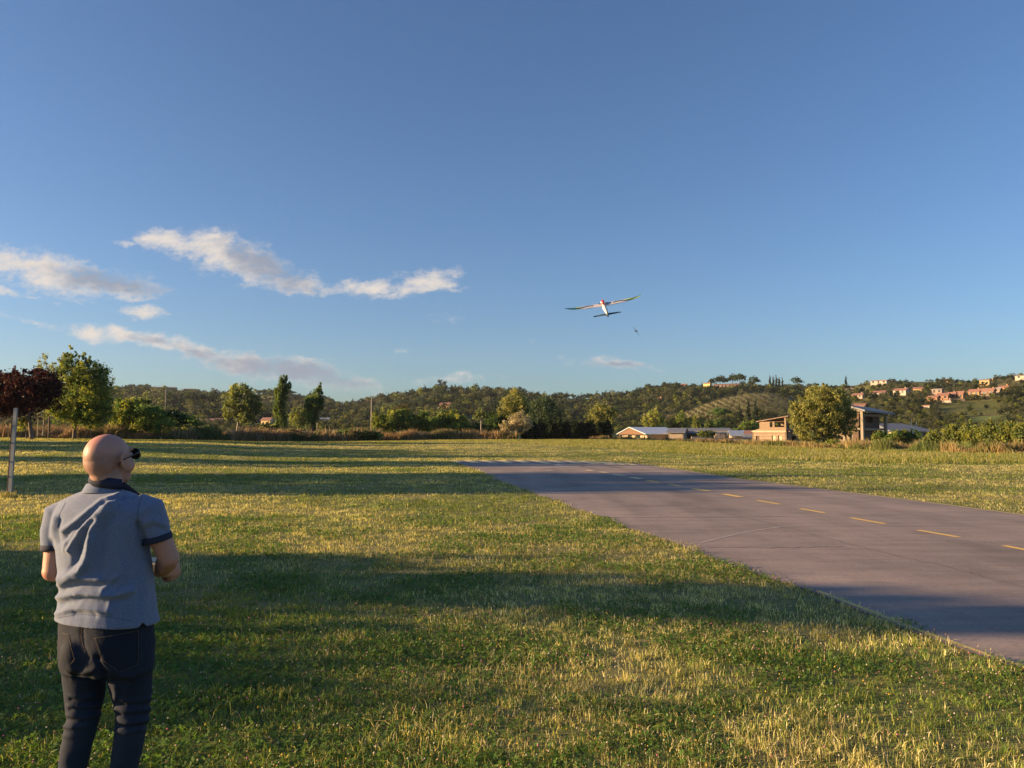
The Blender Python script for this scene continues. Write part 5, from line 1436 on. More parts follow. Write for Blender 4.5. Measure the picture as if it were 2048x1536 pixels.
D = 62.0; c0 = at(1272, 662, D)
t = empty('distant_model_plane', c0, 0, label='tiny dark plane steeply banked, lower right of the big glider', cat='model plane')
t.rotation_euler = (R(15), R(52), R(20))
q = MB(); lens_wing(q, [(-.46, .0, .0, .05, .006), (-.2, .05, 0, .13, .014), (0, .06, 0, .15, .016), (.2, .05, 0, .13, .014), (.46, 0, 0, .05, .006)]); q.build('wing', M['black'], t)
q = MB(); q.tube([(0, .28, 0), (0, .15, 0), (0, -.1, 0), (0, -.42, 0)], [.02, .06, .055, .015], 8); q.build('fuselage', M['black'], t)
q = MB(); lens_wing(q, [(-.16, -.36, 0, .05, .005), (0, -.34, 0, .09, .006), (.16, -.36, 0, .05, .005)]); q.build('tailplane', M['black'], t)

# ================================================================== evening air
hz_v = MB(); hz_v.box(-1500, 1500, -60, 1500, -12, 150)
hv = hz_v.build('haze', None)
m = bpy.data.materials.new('evening_haze'); m.use_nodes = True; m.node_tree.nodes.clear()
b = NB(m.node_tree); pv = b.n('ShaderNodeVolumePrincipled'); pv.inputs['Density'].default_value = HAZE_D
pv.inputs['Color'].default_value = (0.80, 0.88, 1.0, 1); pv.inputs['Anisotropy'].default_value = 0.2
mo = b.n('ShaderNodeOutputMaterial'); m.node_tree.links.new(pv.outputs[0], mo.inputs['Volume'])
hv.data.materials.append(m); tag(hv, kind='stuff')

# ================================================================== the pilot
MD = 3.25
mroot = at(212, 868, MD); mx, my = float(mroot[0]), float(mroot[1])
ALPHA = math.atan2(-mx, my)                   # turn of the local frame: +Y points away from the camera
DIST = math.hypot(mx, my)
MZ = float(H(mx, my))
ca_, sa_ = math.cos(-ALPHA), math.sin(-ALPHA)
def Mp(px, py, w=0.0):
    d = ray(px, py)
    lx = d[0] * ca_ - d[1] * sa_; ly = d[0] * sa_ + d[1] * ca_
    t_ = (w + DIST) / ly
    return np.array([lx * t_, w, EYE - MZ + d[2] * t_])
person = empty('person', (mx, my, MZ), ALPHA, label='bald man in a blue grey polo shirt and dark jeans seen from behind, wearing sunglasses', cat='person')
YAW = R(-42)
FW = np.array([math.sin(-YAW), math.cos(-YAW), 0]); RT = np.array([math.cos(-YAW), -math.sin(-YAW), 0]); UP = np.array([0, 0, 1.0])

def remesh(parts, voxel, sm=4, fac=0.5):
    mb = MB()
    for V, F in parts: mb.add(V, F)
    me = bpy.data.meshes.new('tmp'); me.from_pydata(mb.v, [], mb.f); me.update()
    o = bpy.data.objects.new('tmp', me); col.objects.link(o)
    r_ = o.modifiers.new('r', 'REMESH'); r_.mode = 'VOXEL'; r_.voxel_size = voxel; r_.use_smooth_shade = True
    s_ = o.modifiers.new('s', 'SMOOTH'); s_.factor = fac; s_.iterations = sm
    dg = bpy.context.evaluated_depsgraph_get()
    m2 = bpy.data.meshes.new_from_object(o.evaluated_get(dg))
    n = len(m2.vertices); V = np.empty(n * 3, np.float32); m2.vertices.foreach_get('co', V); V = V.reshape(-1, 3)
    N = np.empty(n * 3, np.float32); m2.vertices.foreach_get('normal', N)
    F = np.array([tuple(p_.vertices) for p_ in m2.polygons if len(p_.vertices) == 4])
    bpy.data.objects.remove(o); bpy.data.meshes.remove(me); bpy.data.meshes.remove(m2)
    return V.astype(float), F, N.reshape(-1, 3).astype(float)

def ring(c, a, b_, yaw=YAW, n=36, pw=2.25):
    out = []
    for k in range(n):
        q = 2 * math.pi * k / n; cq, sq = math.cos(q), math.sin(q)
        x = a * math.copysign(abs(cq) ** (2 / pw), cq); y = b_ * math.copysign(abs(sq) ** (2 / pw), sq)
        out.append((c[0] + x * math.cos(yaw) - y * math.sin(yaw), c[1] + x * math.sin(yaw) + y * math.cos(yaw), c[2]))
    return out
def loft(rings):
    n = len(rings[0]); V = [p_ for r_ in rings for p_ in r_]
    F = [(i * n + k, i * n + (k + 1) % n, (i + 1) * n + (k + 1) % n, (i + 1) * n + k) for i in range(len(rings) - 1) for k in range(n)]
    F += [tuple(range(n))[::-1], tuple((len(rings) - 1) * n + k for k in range(n))]
    return V, F
def ellipsoid(c, r, Rm=None, n=20, m_=14):
    V = []; F = []
    Rm = np.eye(3) if Rm is None else Rm
    for i in range(m_ + 1):
        th = math.pi * i / m_
        for k in range(n):
            ph = 2 * math.pi * k / n
            v = np.array([r[0] * math.sin(th) * math.cos(ph), r[1] * math.sin(th) * math.sin(ph), r[2] * math.cos(th)])
            V.append(tuple(Rm @ v + np.array(c)))
    for i in range(m_):
        for k in range(n): F.append((i * n + k, (i + 1) * n + k, (i + 1) * n + (k + 1) % n, i * n + (k + 1) % n))
    return V, F

def torso_rings(rows, inset=0.0, rho=0.64, pw=2.25):
    out = []
    for (L, R_, py, dw, rr) in rows:
        c0 = Mp((L + R_) / 2, py, dw); e = Mp(R_, py, dw)
        hw = abs(e[0] - c0[0]) - inset
        rho_ = rr if rr else rho
        a = hw / math.sqrt(math.cos(YAW) ** 2 + (rho_ * math.sin(YAW)) ** 2)
        out.append(ring(c0, a, a * rho_, pw=pw))
    return out

# ---------- head
HO = Mp(217, 921, 0.0)
hy, hp = R(-47), R(9)
Rz = np.array([[math.cos(hy), -math.sin(hy), 0], [math.sin(hy), math.cos(hy), 0], [0, 0, 1]])
Rx = np.array([[1, 0, 0], [0, math.cos(hp), -math.sin(hp)], [0, math.sin(hp), math.cos(hp)]])
HR = Rz @ Rx
def hd(x, y, z): return HR @ np.array([x, y, z]) + HO
def hel(c, r): return ellipsoid(hd(*c), r, HR, 28, 20)
body = [hel((0, -.008, .028), (.077, .095, .084)), hel((0, -.040, .005), (.069, .062, .070)), hel((0, .022, .000), (.071, .070, .075)), hel((0, .045, -.035), (.058, .052, .068)), hel((0, .050, -.078), (.046, .044, .032)), hel((0, .066, -.094), (.026, .028, .020)),
        hel((0, -.022, -.055), (.058, .060, .060)),
        hel((0, .088, .034), (.052, .014, .012)), hel((.050, .050, -.030), (.020, .034, .030)), hel((-.050, .050, -.030), (.020, .034, .030)),
        hel((0, .104, -.012), (.011, .016, .026)), hel((0, .110, -.026), (.017, .014, .011)), hel((0, .094, -.056), (.024, .012, .007)), hel((0, .092, -.068), (.021, .012, .008))]
for s_ in (-1, 1):
    # ear: rim as a bent tube, lobe and concha
    pts = [hd(s_ * x, y, z) for x, y, z in ((.074, .018, .012), (.083, .012, .030), (.090, -.004, .033), (.092, -.017, .018), (.088, -.017, -.004), (.082, -.006, -.022), (.076, .004, -.034))]
    body.append(tube(pts, [.006, .0062, .0062, .0062, .006, .0065, .007], 8))
    body.append(hel((s_ * .078, -.002, .004), (.006, .016, .026)))
neckb = Mp(212, 990, 0.02)
body.append(tube([hd(0, -.020, -.03), hd(0, -.018, -.08), (neckb + np.array([0.006, 0, .03])), neckb - np.array([0, 0, .06])], [.060, .058, .062, .078], 20))
# ---------- trunk under the clothes
rows = [(196, 232, 978, .02, .9), (172, 252, 988, .015, .7), (140, 282, 1000, .01, .5), (124, 298, 1018, 0, .5), (122, 296, 1060, 0, .6), (130, 292, 1110, 0, .64), (136, 296, 1160, 0, .68), (134, 298, 1210, 0, .68), (132, 298, 1260, 0, .66), (132, 296, 1310, 0, .66)]
body.append(loft(torso_rings(rows, 0.004)))
# ---------- arms and hands
CT = np.array([0.205, 0.240, 0.0]) + np.array([0, 0, Mp(290, 1130, 0.275)[2]])
def fr(r_, f_, z_): return CT + RT * r_ + FW * f_ + UP * z_
LSH = Mp(122, 1028, .12); LEL = Mp(106, 1143, .09); RSH = Mp(297, 1022, -.12); REL = Mp(338, 1117, -.12)
WR = {}
for s_, SHd, EL in ((-1, LSH, LEL), (1, RSH, REL)):
    W_ = fr(s_ * .112, -.085, -.012); WR[s_] = W_
    body.append(tube([SHd, SHd * .6 + EL * .4, SHd * .2 + EL * .8, EL], [.055, .049, .043, .041], 18))
    body.append(ellipsoid(EL, (.042, .042, .040)))
    body.append(tube([EL, EL * .7 + W_ * .3, EL * .25 + W_ * .75, W_], [.041, .044, .033, (.030, .022)], 18))
    pc = fr(s_ * .112, -.015, -.004)
    body.append(tube([W_, fr(s_ * .113, -.05, -.008), pc, fr(s_ * .112, .03, -.004)], [(.026, .020), (.024, .034), (.022, .036), (.016, .030)], 14))
    for i, (f0, ln, rr) in enumerate(((.034, .94, .0088), (.014, 1.05, .0092), (-.006, 1.0, .0088), (-.025, .82, .0078))):
        z0 = -.012 - i * .004
        body.append(tube([fr(s_ * .112, f0 - .010, z0 + .010), fr(s_ * .121, f0, z0 - .016 * ln), fr(s_ * .108, f0 + .002, z0 - .036 * ln), fr(s_ * (.108 - .026 * ln), f0 + .003, z0 - .043 * ln), fr(s_ * (.108 - .044 * ln), f0 + .002, -.048)], [rr * 1.15, rr * 1.08, rr * 1.05, rr * .95, rr * .75], 9))
    body.append(tube([fr(s_ * .112, -.048, .008), fr(s_ * .104, -.022, .028), fr(s_ * .086, -.002, .043), fr(s_ * .066, .012, .051)], [.0135, .0125, .0105, .0085], 10))
# ---------- legs under the jeans, to the ankle
def leg_line(tab): return [Mp(px, py, w_) for px, py, w_ in tab]
LL = [Mp(172, 1300, .05), Mp(171, 1345, .05), Mp(169, 1395, .045), Mp(166, 1435, .03), Mp(154, 1490, .05), Mp(144, 1540, .075)]
RL = [Mp(252, 1300, -.05), Mp(258, 1345, -.05), Mp(264, 1395, -.04), Mp(265, 1435, -.05), Mp(256, 1490, -.02), Mp(247, 1540, .01)]
def foot(p_): return np.array([p_[0], p_[1], 0.0])
LA = np.array([Mp(134, 1600, .10)[0], .10, .09]); RA = np.array([Mp(236, 1600, .03)[0], .03, .09])
LL.append(LA); RL.append(RA)
rad_in = [.085, .075, .062, .052, .049, .042, .036]
body += [tube(LL, [r_ - .002 for r_ in rad_in], 18), tube(RL, [r_ - .002 for r_ in rad_in], 18)]
V, F, N = remesh(body, 0.0048, 3)
Hl = (V - HO) @ HR                     # head-local coordinates
pxw = None
m, b, p = newmat('skin')
at_ = b.n('ShaderNodeAttribute', attribute_name='col')
nz = b.noise(texco(b), 110, 4, 0.85); nz2 = b.noise(texco(b), 14, 4, 0.6)
c = b.mix(b.mapr(nz2, 0.35, 0.7, 0, 0.35), at_.outputs['Color'], b.vmath('MULTIPLY', at_.outputs['Color'], (1.08, 0.80, 0.76)))
c = b.mix(b.mapr(nz, 0.42, 0.60, 0, 0.45), c, b.vmath('MULTIPLY', at_.outputs['Color'], (0.80, 0.74, 0.72)))
b.set(p.inputs['Base Color'], c); p.inputs['Roughness'].default_value = 0.52; p.inputs['Specular IOR Level'].default_value = 0.45
p.inputs['Subsurface Weight'].default_value = 0.12; p.inputs['Subsurface Radius'].default_value = (0.012, 0.005, 0.003); p.inputs['Subsurface Scale'].default_value = 1.0
bn = b.n('ShaderNodeBump'); bn.inputs['Strength'].default_value = 0.3; bn.inputs['Distance'].default_value = 0.0015
b.set(bn.inputs['Height'], b.noise(texco(b), 260, 4, 0.7)); b.set(p.inputs['Normal'], bn.outputs[0])
M['skin'] = m
skin = np.tile(np.array([0.47, 0.265, 0.20]), (len(V), 1))
onhead = (np.linalg.norm(Hl, axis=1) < .16)
stub = onhead * smooth((0.058 - Hl[:, 2] - 0.10 * np.clip(Hl[:, 1], -1, 1)) / 0.05) * smooth((0.030 - Hl[:, 1]) / 0.03) * smooth((Hl[:, 2] + .075) / .03) * smooth((.088 - np.abs(Hl[:, 0])) / .01)
speck = (0.75 + 0.6 * fbm(Hl[:, 0] * 260 + Hl[:, 1] * 120, Hl[:, 2] * 260 + Hl[:, 1] * 90, 15, 2))[:, None]
skin = skin * (1 - 0.40 * stub[:, None] * speck) + np.array([.16, .15, .15]) * 0.22 * stub[:, None]
crownr = onhead * smooth((Hl[:, 2] - .06) / .04)
skin = skin * (1 + crownr[:, None] * np.array([0.10, -0.02, 0.0]))
arm = V[:, 2] < 1.42
skin[arm] *= np.array([0.98, 0.92, 0.88])
ox = mesh('body', V, F, M['skin'], person, colors=skin, smooth_shade=True)
# eyes, brows
for s_ in (-1, 1):
    q = MB(); q.add(*ellipsoid(hd(s_ * .031, .083, .012), (.012, .012, .012), HR)); e_ = q.build('eye', M['white'], person, True)

# ---------- sunglasses
M['frame'] = simple('dark_frame', (0.03, 0.03, 0.035), 0.25, metal=0.3, var=.05)
m, b, p = newmat('dark_lens'); p.inputs['Base Color'].default_value = (0.01, 0.012, 0.012, 1); p.inputs['Roughness'].default_value = 0.05; p.inputs['Coat Weight'].default_value = 0.6
M['lens'] = m
q = MB()
for s_ in (-1, 1):
    q.tube([hd(s_ * .087, -.030, -.010), hd(s_ * .0865, -.012, .004), hd(s_ * .083, .03, .010), hd(s_ * .076, .075, .016), hd(s_ * .068, .101, .020)], [.0022, .0026, .0026, .0028, .003], 8)
    el = [hd(s_ * .037 + .031 * math.cos(a), .109 - .30 * abs(s_ * .037 + .031 * math.cos(a)) ** 1.6, .010 + .023 * math.sin(a)) for a in np.linspace(0, 2 * math.pi, 21)]
    q.tube(el, .0020, 6, cap=False)
q.tube([hd(-.010, .112, .018), hd(0, .115, .020), hd(.010, .112, .018)], .002, 6)
sg = q.build('sunglasses', M['frame'], person, True)
for s_ in (-1, 1):
    q = MB(); pts = [hd(s_ * .037 + .030 * k * math.cos(a), .109 - .30 * abs(s_ * .037 + .030 * k * math.cos(a)) ** 1.6 - .001, .010 + .022 * k * math.sin(a)) for k in (1.0,) for a in np.linspace(0, 2 * math.pi, 24)[:-1]]
    q.prism(pts, HR @ np.array([0, -.0018, 0])); q.build('lens', M['lens'], sg)

# ---------- shirt
rows = [(188, 238, 972, .02, .95), (172, 250, 980, .018, .8), (150, 270, 988, .012, .62), (128, 292, 1000, .006, .54), (114, 302, 1018, 0, .56), (110, 301, 1040, 0, .60), (112, 297, 1070, 0, .64), (117, 297, 1105, 0, .68), (122, 301, 1140, 0, .71), (124, 306, 1180, 0, .72), (120, 311, 1215, 0, .72), (114, 316, 1240, 0, .73)]
shirt = [loft(torso_rings(rows))]
cuff_l = (Mp(110, 1098, .10)); cuff_r = Mp(314, 1078, -.12)
shirt.append(tube([Mp(142, 1018, .09), Mp(121, 1030, .115), Mp(113, 1062, .11), cuff_l], [.050, .067, .060, .052], 20))
shirt.append(tube([Mp(272, 1008, -.09), Mp(296, 1022, -.115), Mp(307, 1050, -.12), cuff_r], [.052, .070, .064, .058], 20))
V, F, N = remesh(shirt, 0.0062, 5)
def to_world(V):
    c_, s_ = math.cos(ALPHA), math.sin(ALPHA)
    return np.stack([V[:, 0] * c_ - V[:, 1] * s_ + mx, V[:, 0] * s_ + V[:, 1] * c_ + my, V[:, 2] + MZ], -1)
def polydist(px, py, line):
    d = np.full(px.shape, 1e9)
    for (x0, y0), (x1, y1) in zip(line[:-1], line[1:]):
        vx, vy = x1 - x0, y1 - y0; L2 = vx * vx + vy * vy
        t_ = np.clip(((px - x0) * vx + (py - y0) * vy) / L2, 0, 1)
        d = np.minimum(d, np.hypot(px - x0 - t_ * vx, py - y0 - t_ * vy))
    return d
def folds(V, N, lst, mod=0.25):
    px_, py_ = proj(to_world(V)); back = smooth((0.15 - N[:, 1]) / 0.4)
    out = V.copy(); tot = np.zeros(len(V))
    for amp, wd, line in lst:
        d = polydist(px_, py_, line); tot += amp * np.exp(-(d / wd) ** 2) * (1 + mod * (1.9 * fbm(px_ / 16 + amp * 900, py_ / 16, 19, 2) - 0.95))
    return out + N * (tot * back)[:, None]
SF_ = [(.016, 6, [(128, 1062), (150, 1046), (171, 1030), (204, 1004), (238, 992)]), (-.009, 5, [(136, 1075), (158, 1052), (180, 1034), (212, 1010), (246, 996)]),
       (.017, 6, [(141, 1100), (152, 1078), (170, 1052), (184, 1037), (205, 1018), (233, 1004)]), (-.010, 6, [(150, 1120), (160, 1088), (175, 1058), (190, 1043)]),
       (.024, 9, [(126, 1156), (146, 1149), (164, 1141), (176, 1118), (182, 1090), (187, 1055), (202, 1033), (222, 1015)]), (-.010, 9, [(200, 1140), (205, 1095), (212, 1050), (232, 1025)]),
       (-.008, 5, [(140, 1140), (150, 1125), (160, 1095)]), (.010, 5, [(130, 1100), (134, 1085), (150, 1060)]),
       (.010, 6, [(113, 1035), (108, 1055), (106, 1072)]), (-.007, 4, [(120, 1040), (116, 1064), (118, 1085)]),
       (.013, 6, [(122, 1170), (140, 1160), (162, 1156), (200, 1161)]), (-.011, 6, [(128, 1180), (160, 1170), (190, 1172), (225, 1168)]),
       (.018, 7, [(120, 1195), (150, 1186), (190, 1188), (226, 1192), (262, 1180)]), (-.011, 6, [(125, 1208), (160, 1199), (205, 1203), (250, 1200)]),
       (.012, 6, [(115, 1232), (140, 1219), (163, 1216), (215, 1222)]), (.006, 5, [(218, 1205), (220, 1224)]),
       (-.008, 6, [(150, 1228), (190, 1231)]), (.008, 5, [(205, 1178), (225, 1160), (236, 1150)]), (-.006, 5, [(232, 1185), (250, 1168)]),
       (-.012, 6, [(276, 1048), (283, 1070), (292, 1092)]), (.006, 8, [(262, 1070), (270, 1110)]), (.007, 7, [(288, 1046), (308, 1040), (330, 1050)]), (-.006, 5, [(292, 1058), (312, 1052), (330, 1060)]),
       (.006, 8, [(288, 1130), (292, 1180), (290, 1220)]), (-.006, 7, [(276, 1150), (280, 1200)]), (.005, 10, [(240, 1080), (245, 1140)]), (.005, 8, [(255, 1200), (270, 1170)])]
V = folds(V, N, SF_)
# uneven hem: lower on the right, the side slit shows as a notch
hemz = Mp(200, 1228, 0)[2]
k = smooth((hemz + .06 - V[:, 2]) / .06)
V[:, 2] -= k * (0.000 + 0.055 * np.clip(V[:, 0], -.2, .2))
pxs, pys = proj(to_world(V)); notch = np.exp(-((pxs - 285) / 5.0) ** 2) * k * (N[:, 1] < .2)
V[:, 2] += notch * .018
V = V + N * ((fbm(V[:, 0] * 9 + 3, V[:, 2] * 9, 77, 3) - .5) * .008)[:, None]
m, b, p = newmat('polo_cloth')
co = texco(b)
nz = b.noise(b.mapping(co, scale=(1, 1, 1.8)), 190, 4, 0.9); n2 = b.noise(co, 30, 4, 0.6)
c = b.mix(b.mapr(nz, 0.35, 0.65, 0, 1), (0.085, 0.115, 0.190, 1), (0.195, 0.232, 0.335, 1))
c = b.mix(b.mapr(n2, 0.4, 0.7, 0, 0.2), c, (0.14, 0.16, 0.23, 1))
b.set(p.inputs['Base Color'], c); p.inputs['Roughness'].default_value = 0.9; p.inputs['Specular IOR Level'].default_value = 0.15
p.inputs['Sheen Weight'].default_value = 0.25; p.inputs['Sheen Roughness'].default_value = 0.5
bn = b.n('ShaderNodeBump'); bn.inputs['Strength'].default_value = 0.35; bn.inputs['Distance'].default_value = 0.0015
b.set(bn.inputs['Height'], b.noise(co, 380, 3, 0.8)); b.set(p.inputs['Normal'], bn.outputs[0])
M['polo'] = m
M['navy'] = simple('navy_rib', (0.018, 0.022, 0.045), 0.85, var=.2, scale=200)
sh = mesh('polo_shirt', V, F, M['polo'], person, smooth_shade=True)
shirt_bvh = BVHTree.FromPolygons([tuple(v) for v in V], [tuple(f) for f in F.tolist()])
def cuff(c_, d_, r_, name='cuff'):
    q = MB(); d_ = d_ / np.linalg.norm(d_)
    prof = [(-.018, r_ * .985), (-.016, r_ + .0025), (.006, r_ + .0035), (.009, r_ + .001), (.008, r_ - .006)]
    q.tube([c_ + d_ * z for z, _ in prof], [w_ for _, w_ in prof], 28, cap=False); q.build(name, M['navy'], sh, True)
cuff(cuff_l, cuff_l - Mp(113, 1062, .11), .0515); cuff(cuff_r, cuff_r - Mp(307, 1050, -.12), .0575)
# collar: stand and folded leaf
def band(c_, rs, tilt, n=40, gap=0.0):
    """rings of (radius a, radius b, z) about c_"""
    V = []; F = []
    for (a, b2, z) in rs:
        for k in range(n):
            q_ = 2 * math.pi * k / n
            x, y = a * math.cos(q_), b2 * math.sin(q_)
            X_ = x * math.cos(YAW) - y * math.sin(YAW); Y_ = x * math.sin(YAW) + y * math.cos(YAW)
            V.append((c_[0] + X_, c_[1] + Y_, c_[2] + z + tilt[0] * X_ + tilt[1] * Y_))
    m_ = len(rs)
    F = [(i * n + k, i * n + (k + 1) % n, ((i + 1) % m_) * n + (k + 1) % n, ((i + 1) % m_) * n + k) for i in range(m_) for k in range(n)]
    return V, F
cc = Mp(210, 979, .018)
q = MB(); q.add(*band(cc, [(.066, .062, -.015), (.067, .064, .016), (.070, .067, .019), (.074, .070, .016), (.094, .084, -.020), (.093, .083, -.0225), (.074, .070, -.012)], (-.10, -.12)))
q.build('collar', M['polo'], sh, True)
# raised back yoke seam and sleeve seam as thin stitched ridges
def drape(bvh, line, off=.001, step=3.0):
    out = []
    for (x0, y0), (x1, y1) in zip(line[:-1], line[1:]):
        n = max(1, int(math.hypot(x1 - x0, y1 - y0) / step))
        for i in range(n + (1 if (x1, y1) == tuple(line[-1]) else 0)):
            t_ = i / n; d = ray(x0 + (x1 - x0) * t_, y0 + (y1 - y0) * t_)
            dl = Vector((d[0] * ca_ - d[1] * sa_, d[0] * sa_ + d[1] * ca_, d[2])).normalized()
            h_, n_, _, _ = bvh.ray_cast(Vector((0, -DIST, EYE - MZ)), dl)
            if h_ is not None: out.append(h_ - dl * off)
    return out
M['seam'] = simple('shirt_seam', (0.10, 0.12, 0.17), 0.9)
for ln in ([(283, 993), (277, 1015), (274, 1040), (278, 1062)], [(131, 1005), (118, 1030), (114, 1055)], [(114, 1236), (160, 1228), (215, 1233), (262, 1242)]):
    pts = drape(shirt_bvh, ln, .0006)
    if len(pts) > 2:
        q = MB(); q.tube(pts, .0011, 5); q.build('seam', M['seam'], sh, True)

# ---------- jeans
jr = [(124, 304, 1226, 0, .70), (123, 304, 1250, 0, .72), (120, 306, 1285, -.004, .78), (121, 306, 1318, -.002, .78), (124, 304, 1338, 0, .70)]
jl = [.098, .090, .075, .063, .059, .055, .054]
bw = Mp(168, 1300, 0); 
jeans = [loft(torso_rings(jr, pw=2.2)), tube([Mp(168, 1290, .04)] + LL[1:], jl, 22), tube([Mp(258, 1290, -.04)] + RL[1:], jl, 22)]
for px_, py_, w_ in ((160, 1308, -.055), (232, 1312, -.085)):
    jeans.append(ellipsoid(Mp(px_, py_, w_), (.075, .070, .082)))
for A in (LA, RA): jeans.append(tube([A + np.array([0, 0, .06]), A - np.array([0, 0, .045])], [.060, .064], 20))
V, F, N = remesh(jeans, 0.0065, 5)
JF = [(.007, 4, [(141, 1392), (165, 1396), (190, 1392)]), (-.006, 4, [(140, 1400), (170, 1405), (195, 1400)]), (.008, 4, [(138, 1412), (160, 1414), (195, 1410)]), (-.007, 4, [(140, 1420), (168, 1423), (200, 1418)]), (.008, 5, [(135, 1430), (165, 1434), (196, 1428)]), (-.006, 4, [(134, 1440), (160, 1446), (190, 1442)]), (.007, 4, [(130, 1452), (155, 1456), (175, 1448)]), (.005, 5, [(128, 1472), (150, 1476)]),
      (.006, 4, [(232, 1398), (262, 1402), (300, 1398)]), (-.006, 4, [(230, 1408), (262, 1411), (300, 1408)]), (.008, 4, [(230, 1418), (260, 1422), (300, 1418)]), (-.007, 4, [(234, 1428), (262, 1432), (300, 1428)]), (.009, 5, [(230, 1440), (255, 1446), (296, 1440)]), (-.006, 4, [(234, 1452), (262, 1455), (294, 1450)]), (.006, 4, [(226, 1460), (250, 1466), (285, 1458)]),
      (.009, 6, [(203, 1322), (222, 1336), (240, 1350), (262, 1352)]), (-.010, 6, [(212, 1350), (228, 1360), (250, 1366)]), (.006, 6, [(214, 1352), (230, 1375), (232, 1392)]), (-.014, 6, [(196, 1318), (205, 1340), (210, 1360)]), (.006, 6, [(140, 1335), (165, 1345), (195, 1336)]), (-.006, 5, [(150, 1352), (180, 1356)]), (-.006, 5, [(163, 1262), (166, 1290), (176, 1315)])]
V = folds(V, N, JF, 0.75)
V = V + N * ((fbm(V[:, 0] * 14 + 3, V[:, 2] * 12, 78, 3) - .5) * .011)[:, None]
m, b, p = newmat('denim')
co = texco(b); at_ = b.n('ShaderNodeAttribute', attribute_name='col')
nz = b.noise(b.mapping(co, scale=(1, 1, .4)), 300, 3, 0.8); n2 = b.noise(co, 7, 4, 0.6)
c = b.mix(b.mapr(nz, .35, .65, 0, .7), at_.outputs['Color'], b.vmath('MULTIPLY', at_.outputs['Color'], (0.55, 0.55, 0.6)))
c = b.mix(b.mapr(n2, .4, .7, 0, .3), c, b.vmath('MULTIPLY', at_.outputs['Color'], (1.5, 1.45, 1.4)))
b.set(p.inputs['Base Color'], c); p.inputs['Roughness'].default_value = 0.85; p.inputs['Specular IOR Level'].default_value = 0.2
bn = b.n('ShaderNodeBump'); bn.inputs['Strength'].default_value = 0.3; bn.inputs['Distance'].default_value = 0.001
b.set(bn.inputs['Height'], b.noise(co, 420, 2, 0.8)); b.set(p.inputs['Normal'], bn.outputs[0])
M['denim'] = m
jc = np.tile(np.array([0.018, 0.023, 0.038]), (len(V), 1)) * (1 + 0.5 * smooth((.75 - V[:, 2]) / .3))[:, None]
jn = mesh('jeans', V, F, M['denim'], person, colors=jc, smooth_shade=True)
jb = BVHTree.FromPolygons([tuple(v) for v in V], [tuple(f) for f in F.tolist()])
def patch(name, top, bot, n=14, mm=10, off=.0028):
    def along(line, s_):
        L = [0]
        for a_, c_ in zip(line[:-1], line[1:]): L.append(L[-1] + math.hypot(c_[0] - a_[0], c_[1] - a_[1]))
        return np.interp(s_ * L[-1], L, [q_[0] for q_ in line]), np.interp(s_ * L[-1], L, [q_[1] for q_ in line])
    pts = []
    for j in range(mm + 1):
        for i in range(n + 1):
            a_ = along(top, i / n); c_ = along(bot, i / n); t_ = j / mm
            x, y = a_[0] * (1 - t_) + c_[0] * t_, a_[1] * (1 - t_) + c_[1] * t_
            edge = min(i, n - i, j, mm - j)
            r_ = drape(jb, [(x, y), (x + .01, y)], off if edge > 0 else .0002, 100)
            pts.append(tuple(r_[0]) if r_ else (pts[-1] if pts else (0, 0, 1)))
    F = [(j * (n + 1) + i, j * (n + 1) + i + 1, (j + 1) * (n + 1) + i + 1, (j + 1) * (n + 1) + i) for j in range(mm) for i in range(n)]
    o = mesh(name, pts, F, M['denim'], jn, colors=np.tile(np.array([[0.014, 0.018, 0.030]]), (len(pts), 1)), smooth_shade=True)
    return o
M['stitch'] = simple('tan_stitching', (0.12, 0.085, 0.055), 0.8)
def stitch(line, parent, r_=.0008, off=.0034):
    pts = drape(jb, line, off, 2.0)
    if len(pts) > 2:
        q = MB(); q.tube(pts, r_, 5); q.build('stitching', M['stitch'], parent, True)
pr = patch('back_pocket', [(189, 1275), (279, 1259)], [(202, 1320), (238, 1346), (278, 1331)])
stitch([(190, 1277), (232, 1270), (277, 1261)], pr); stitch([(190, 1277), (196, 1300), (203, 1319), (237, 1343)], pr); stitch([(277, 1261), (277, 1295), (276, 1329), (240, 1344)], pr)
pl = patch('back_pocket', [(124, 1265), (137, 1269)], [(128, 1322), (140, 1331), (150, 1320)], 6, 8)
stitch([(124, 1266), (137, 1270), (142, 1295), (149, 1319), (140, 1329)], pl)
stitch([(166, 1244), (163, 1256), (162, 1274), (166, 1292), (171, 1306)], jn, .0009, .0016); stitch([(128, 1243), (145, 1250), (163, 1255), (190, 1256), (240, 1248)], jn, .0008, .0014)
q = MB(); pts = drape(jb, [(166, 1228), (165, 1243)], .003, 2.0)
if len(pts) > 2:
    q.tube(pts, [(.005, .002)] * len(pts), 8); q.build('belt_loop', M['denim'], jn)
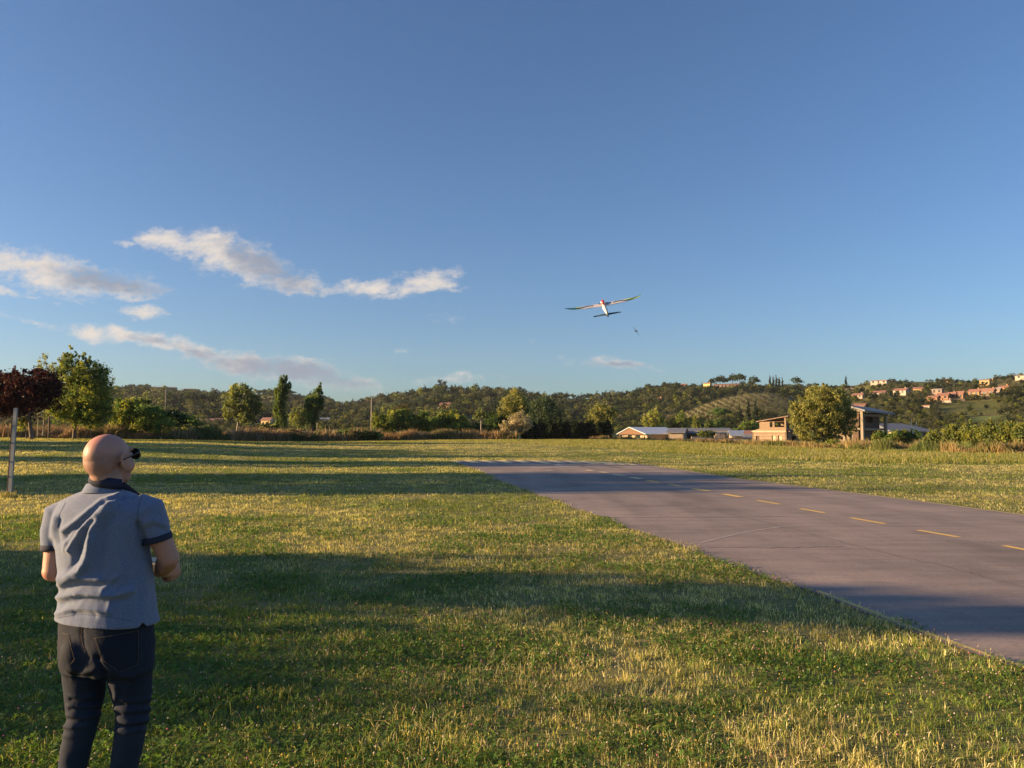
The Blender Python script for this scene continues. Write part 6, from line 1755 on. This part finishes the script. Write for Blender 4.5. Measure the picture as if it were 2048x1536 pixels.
# shoes
M['shoe'] = simple('brown_shoe', (0.09, 0.06, 0.04), 0.6)
for A, yw in ((LA, R(-10)), (RA, R(-35))):
    f_ = np.array([math.sin(-yw), math.cos(-yw), 0])
    V, F, N = remesh([ellipsoid(A + f_ * .0 + np.array([0, 0, -.045]), (.040, .048, .048)), tube([A - f_ * .05 + UP * -.055, A + f_ * .06 + UP * -.055, A + f_ * .15 + UP * -.062, A + f_ * .19 + UP * -.066], [.034, .040, .036, .020], 16, .8), ], .006, 3)
    V[:, 2] = np.maximum(V[:, 2], .012)
    s0 = mesh('shoe', V, F, M['shoe'], person, smooth_shade=True)
    q = MB(); out = [tuple(A * np.array([1, 1, 0]) + f_ * (.07 + .125 * math.cos(a)) + np.array([f_[1], -f_[0], 0]) * .043 * math.sin(a) + UP * 0.0) for a in np.linspace(0, 2 * math.pi, 25)[:-1]]
    q.prism(out, (0, 0, .014)); q.build('sole', M['black'], s0)

# ---------- radio transmitter with neck strap
t = empty('radio_transmitter', tuple(to_world(CT[None])[0]), ALPHA, label='black radio control transmitter held by the bald man, hung from a navy neck strap', cat='remote control')
def rel(p_): return tuple(np.asarray(p_) - CT)
def fr0(r_, f_, z_): return tuple(RT * r_ + FW * f_ + UP * z_)
q = MB(); out = [(-.095, -.062), (-.085, -.075), (-.03, -.070), (.03, -.070), (.085, -.075), (.095, -.062), (.090, .05), (.070, .072), (-.070, .072), (-.090, .05)]
q.prism([fr0(x, y, -.030) for x, y in out], UP * .056); q.build('case', M['black'], t, bevel=.006)
q = MB(); q.prism([fr0(x, y, .0262) for x, y in ((-.028, -.055), (.028, -.055), (.028, -.025), (-.028, -.025))], UP * .002); q.build('screen', M['pane'], t)
for s_ in (-1, 1):
    q = MB(); q.tube([fr0(s_ * .055, .012, .024), fr0(s_ * .055, .012, .046), fr0(s_ * .056, .012, .050)], [.004, .0035, .006], 8); q.build('stick', M['black'], t)
    q = MB(); q.tube([fr0(s_ * .07, .06, .024), fr0(s_ * .07, .065, .040)], [.0025, .002], 6); q.build('switch', M['black'], t)
q = MB(); q.tube([fr0(0, .072, .0), fr0(0, .10, .02), fr0(0, .12, .10)], [.006, .005, .0045], 8); q.build('antenna', M['black'], t, True)
# strap: wide padded band round the back of the neck, then two ribbons down to the case
sc_ = Mp(217, 964, .006)
V = []; n_ = 30; 
for k_ in range(n_ + 1):
    q_ = math.pi * (1.02 + 0.96 * k_ / n_) + R(-6)           # the back half, facing the camera
    for (rr, z) in ((.0700, -.021), (.0740, -.023), (.0760, .0), (.0720, .021), (.0690, .019), (.0710, .0)):
        x, y = rr * math.cos(q_) * 1.02, rr * math.sin(q_) * .98
        X_ = x * math.cos(R(-38)) - y * math.sin(R(-38)); Y_ = x * math.sin(R(-38)) + y * math.cos(R(-38))
        V.append(rel((sc_[0] + X_, sc_[1] + Y_, sc_[2] + z - .15 * X_)))
F = [(i * 6 + k, i * 6 + (k + 1) % 6, (i + 1) * 6 + (k + 1) % 6, (i + 1) * 6 + k) for i in range(n_) for k in range(6)]
st_ = mesh('neck_strap', V, F, M['navy'], t, smooth_shade=True)
for s_ in (0, n_):
    a_ = np.mean(np.array(V[s_ * 6:(s_ * 6 + 6)]), 0)
    chest = np.array(rel(Mp(212, 1040, 0))) + FW * .165 + RT * (.03 if s_ else -.03)
    q = MB(); q.tube([a_, a_ * .6 + chest * .4 + FW * .055, chest, np.array(fr0(0, -.045, .028))], [(.004, .014), (.002, .011), (.002, .010), (.002, .008)], 8); q.build('ribbon', M['navy'], st_)
# small pink shirt badge seen at the collar edge
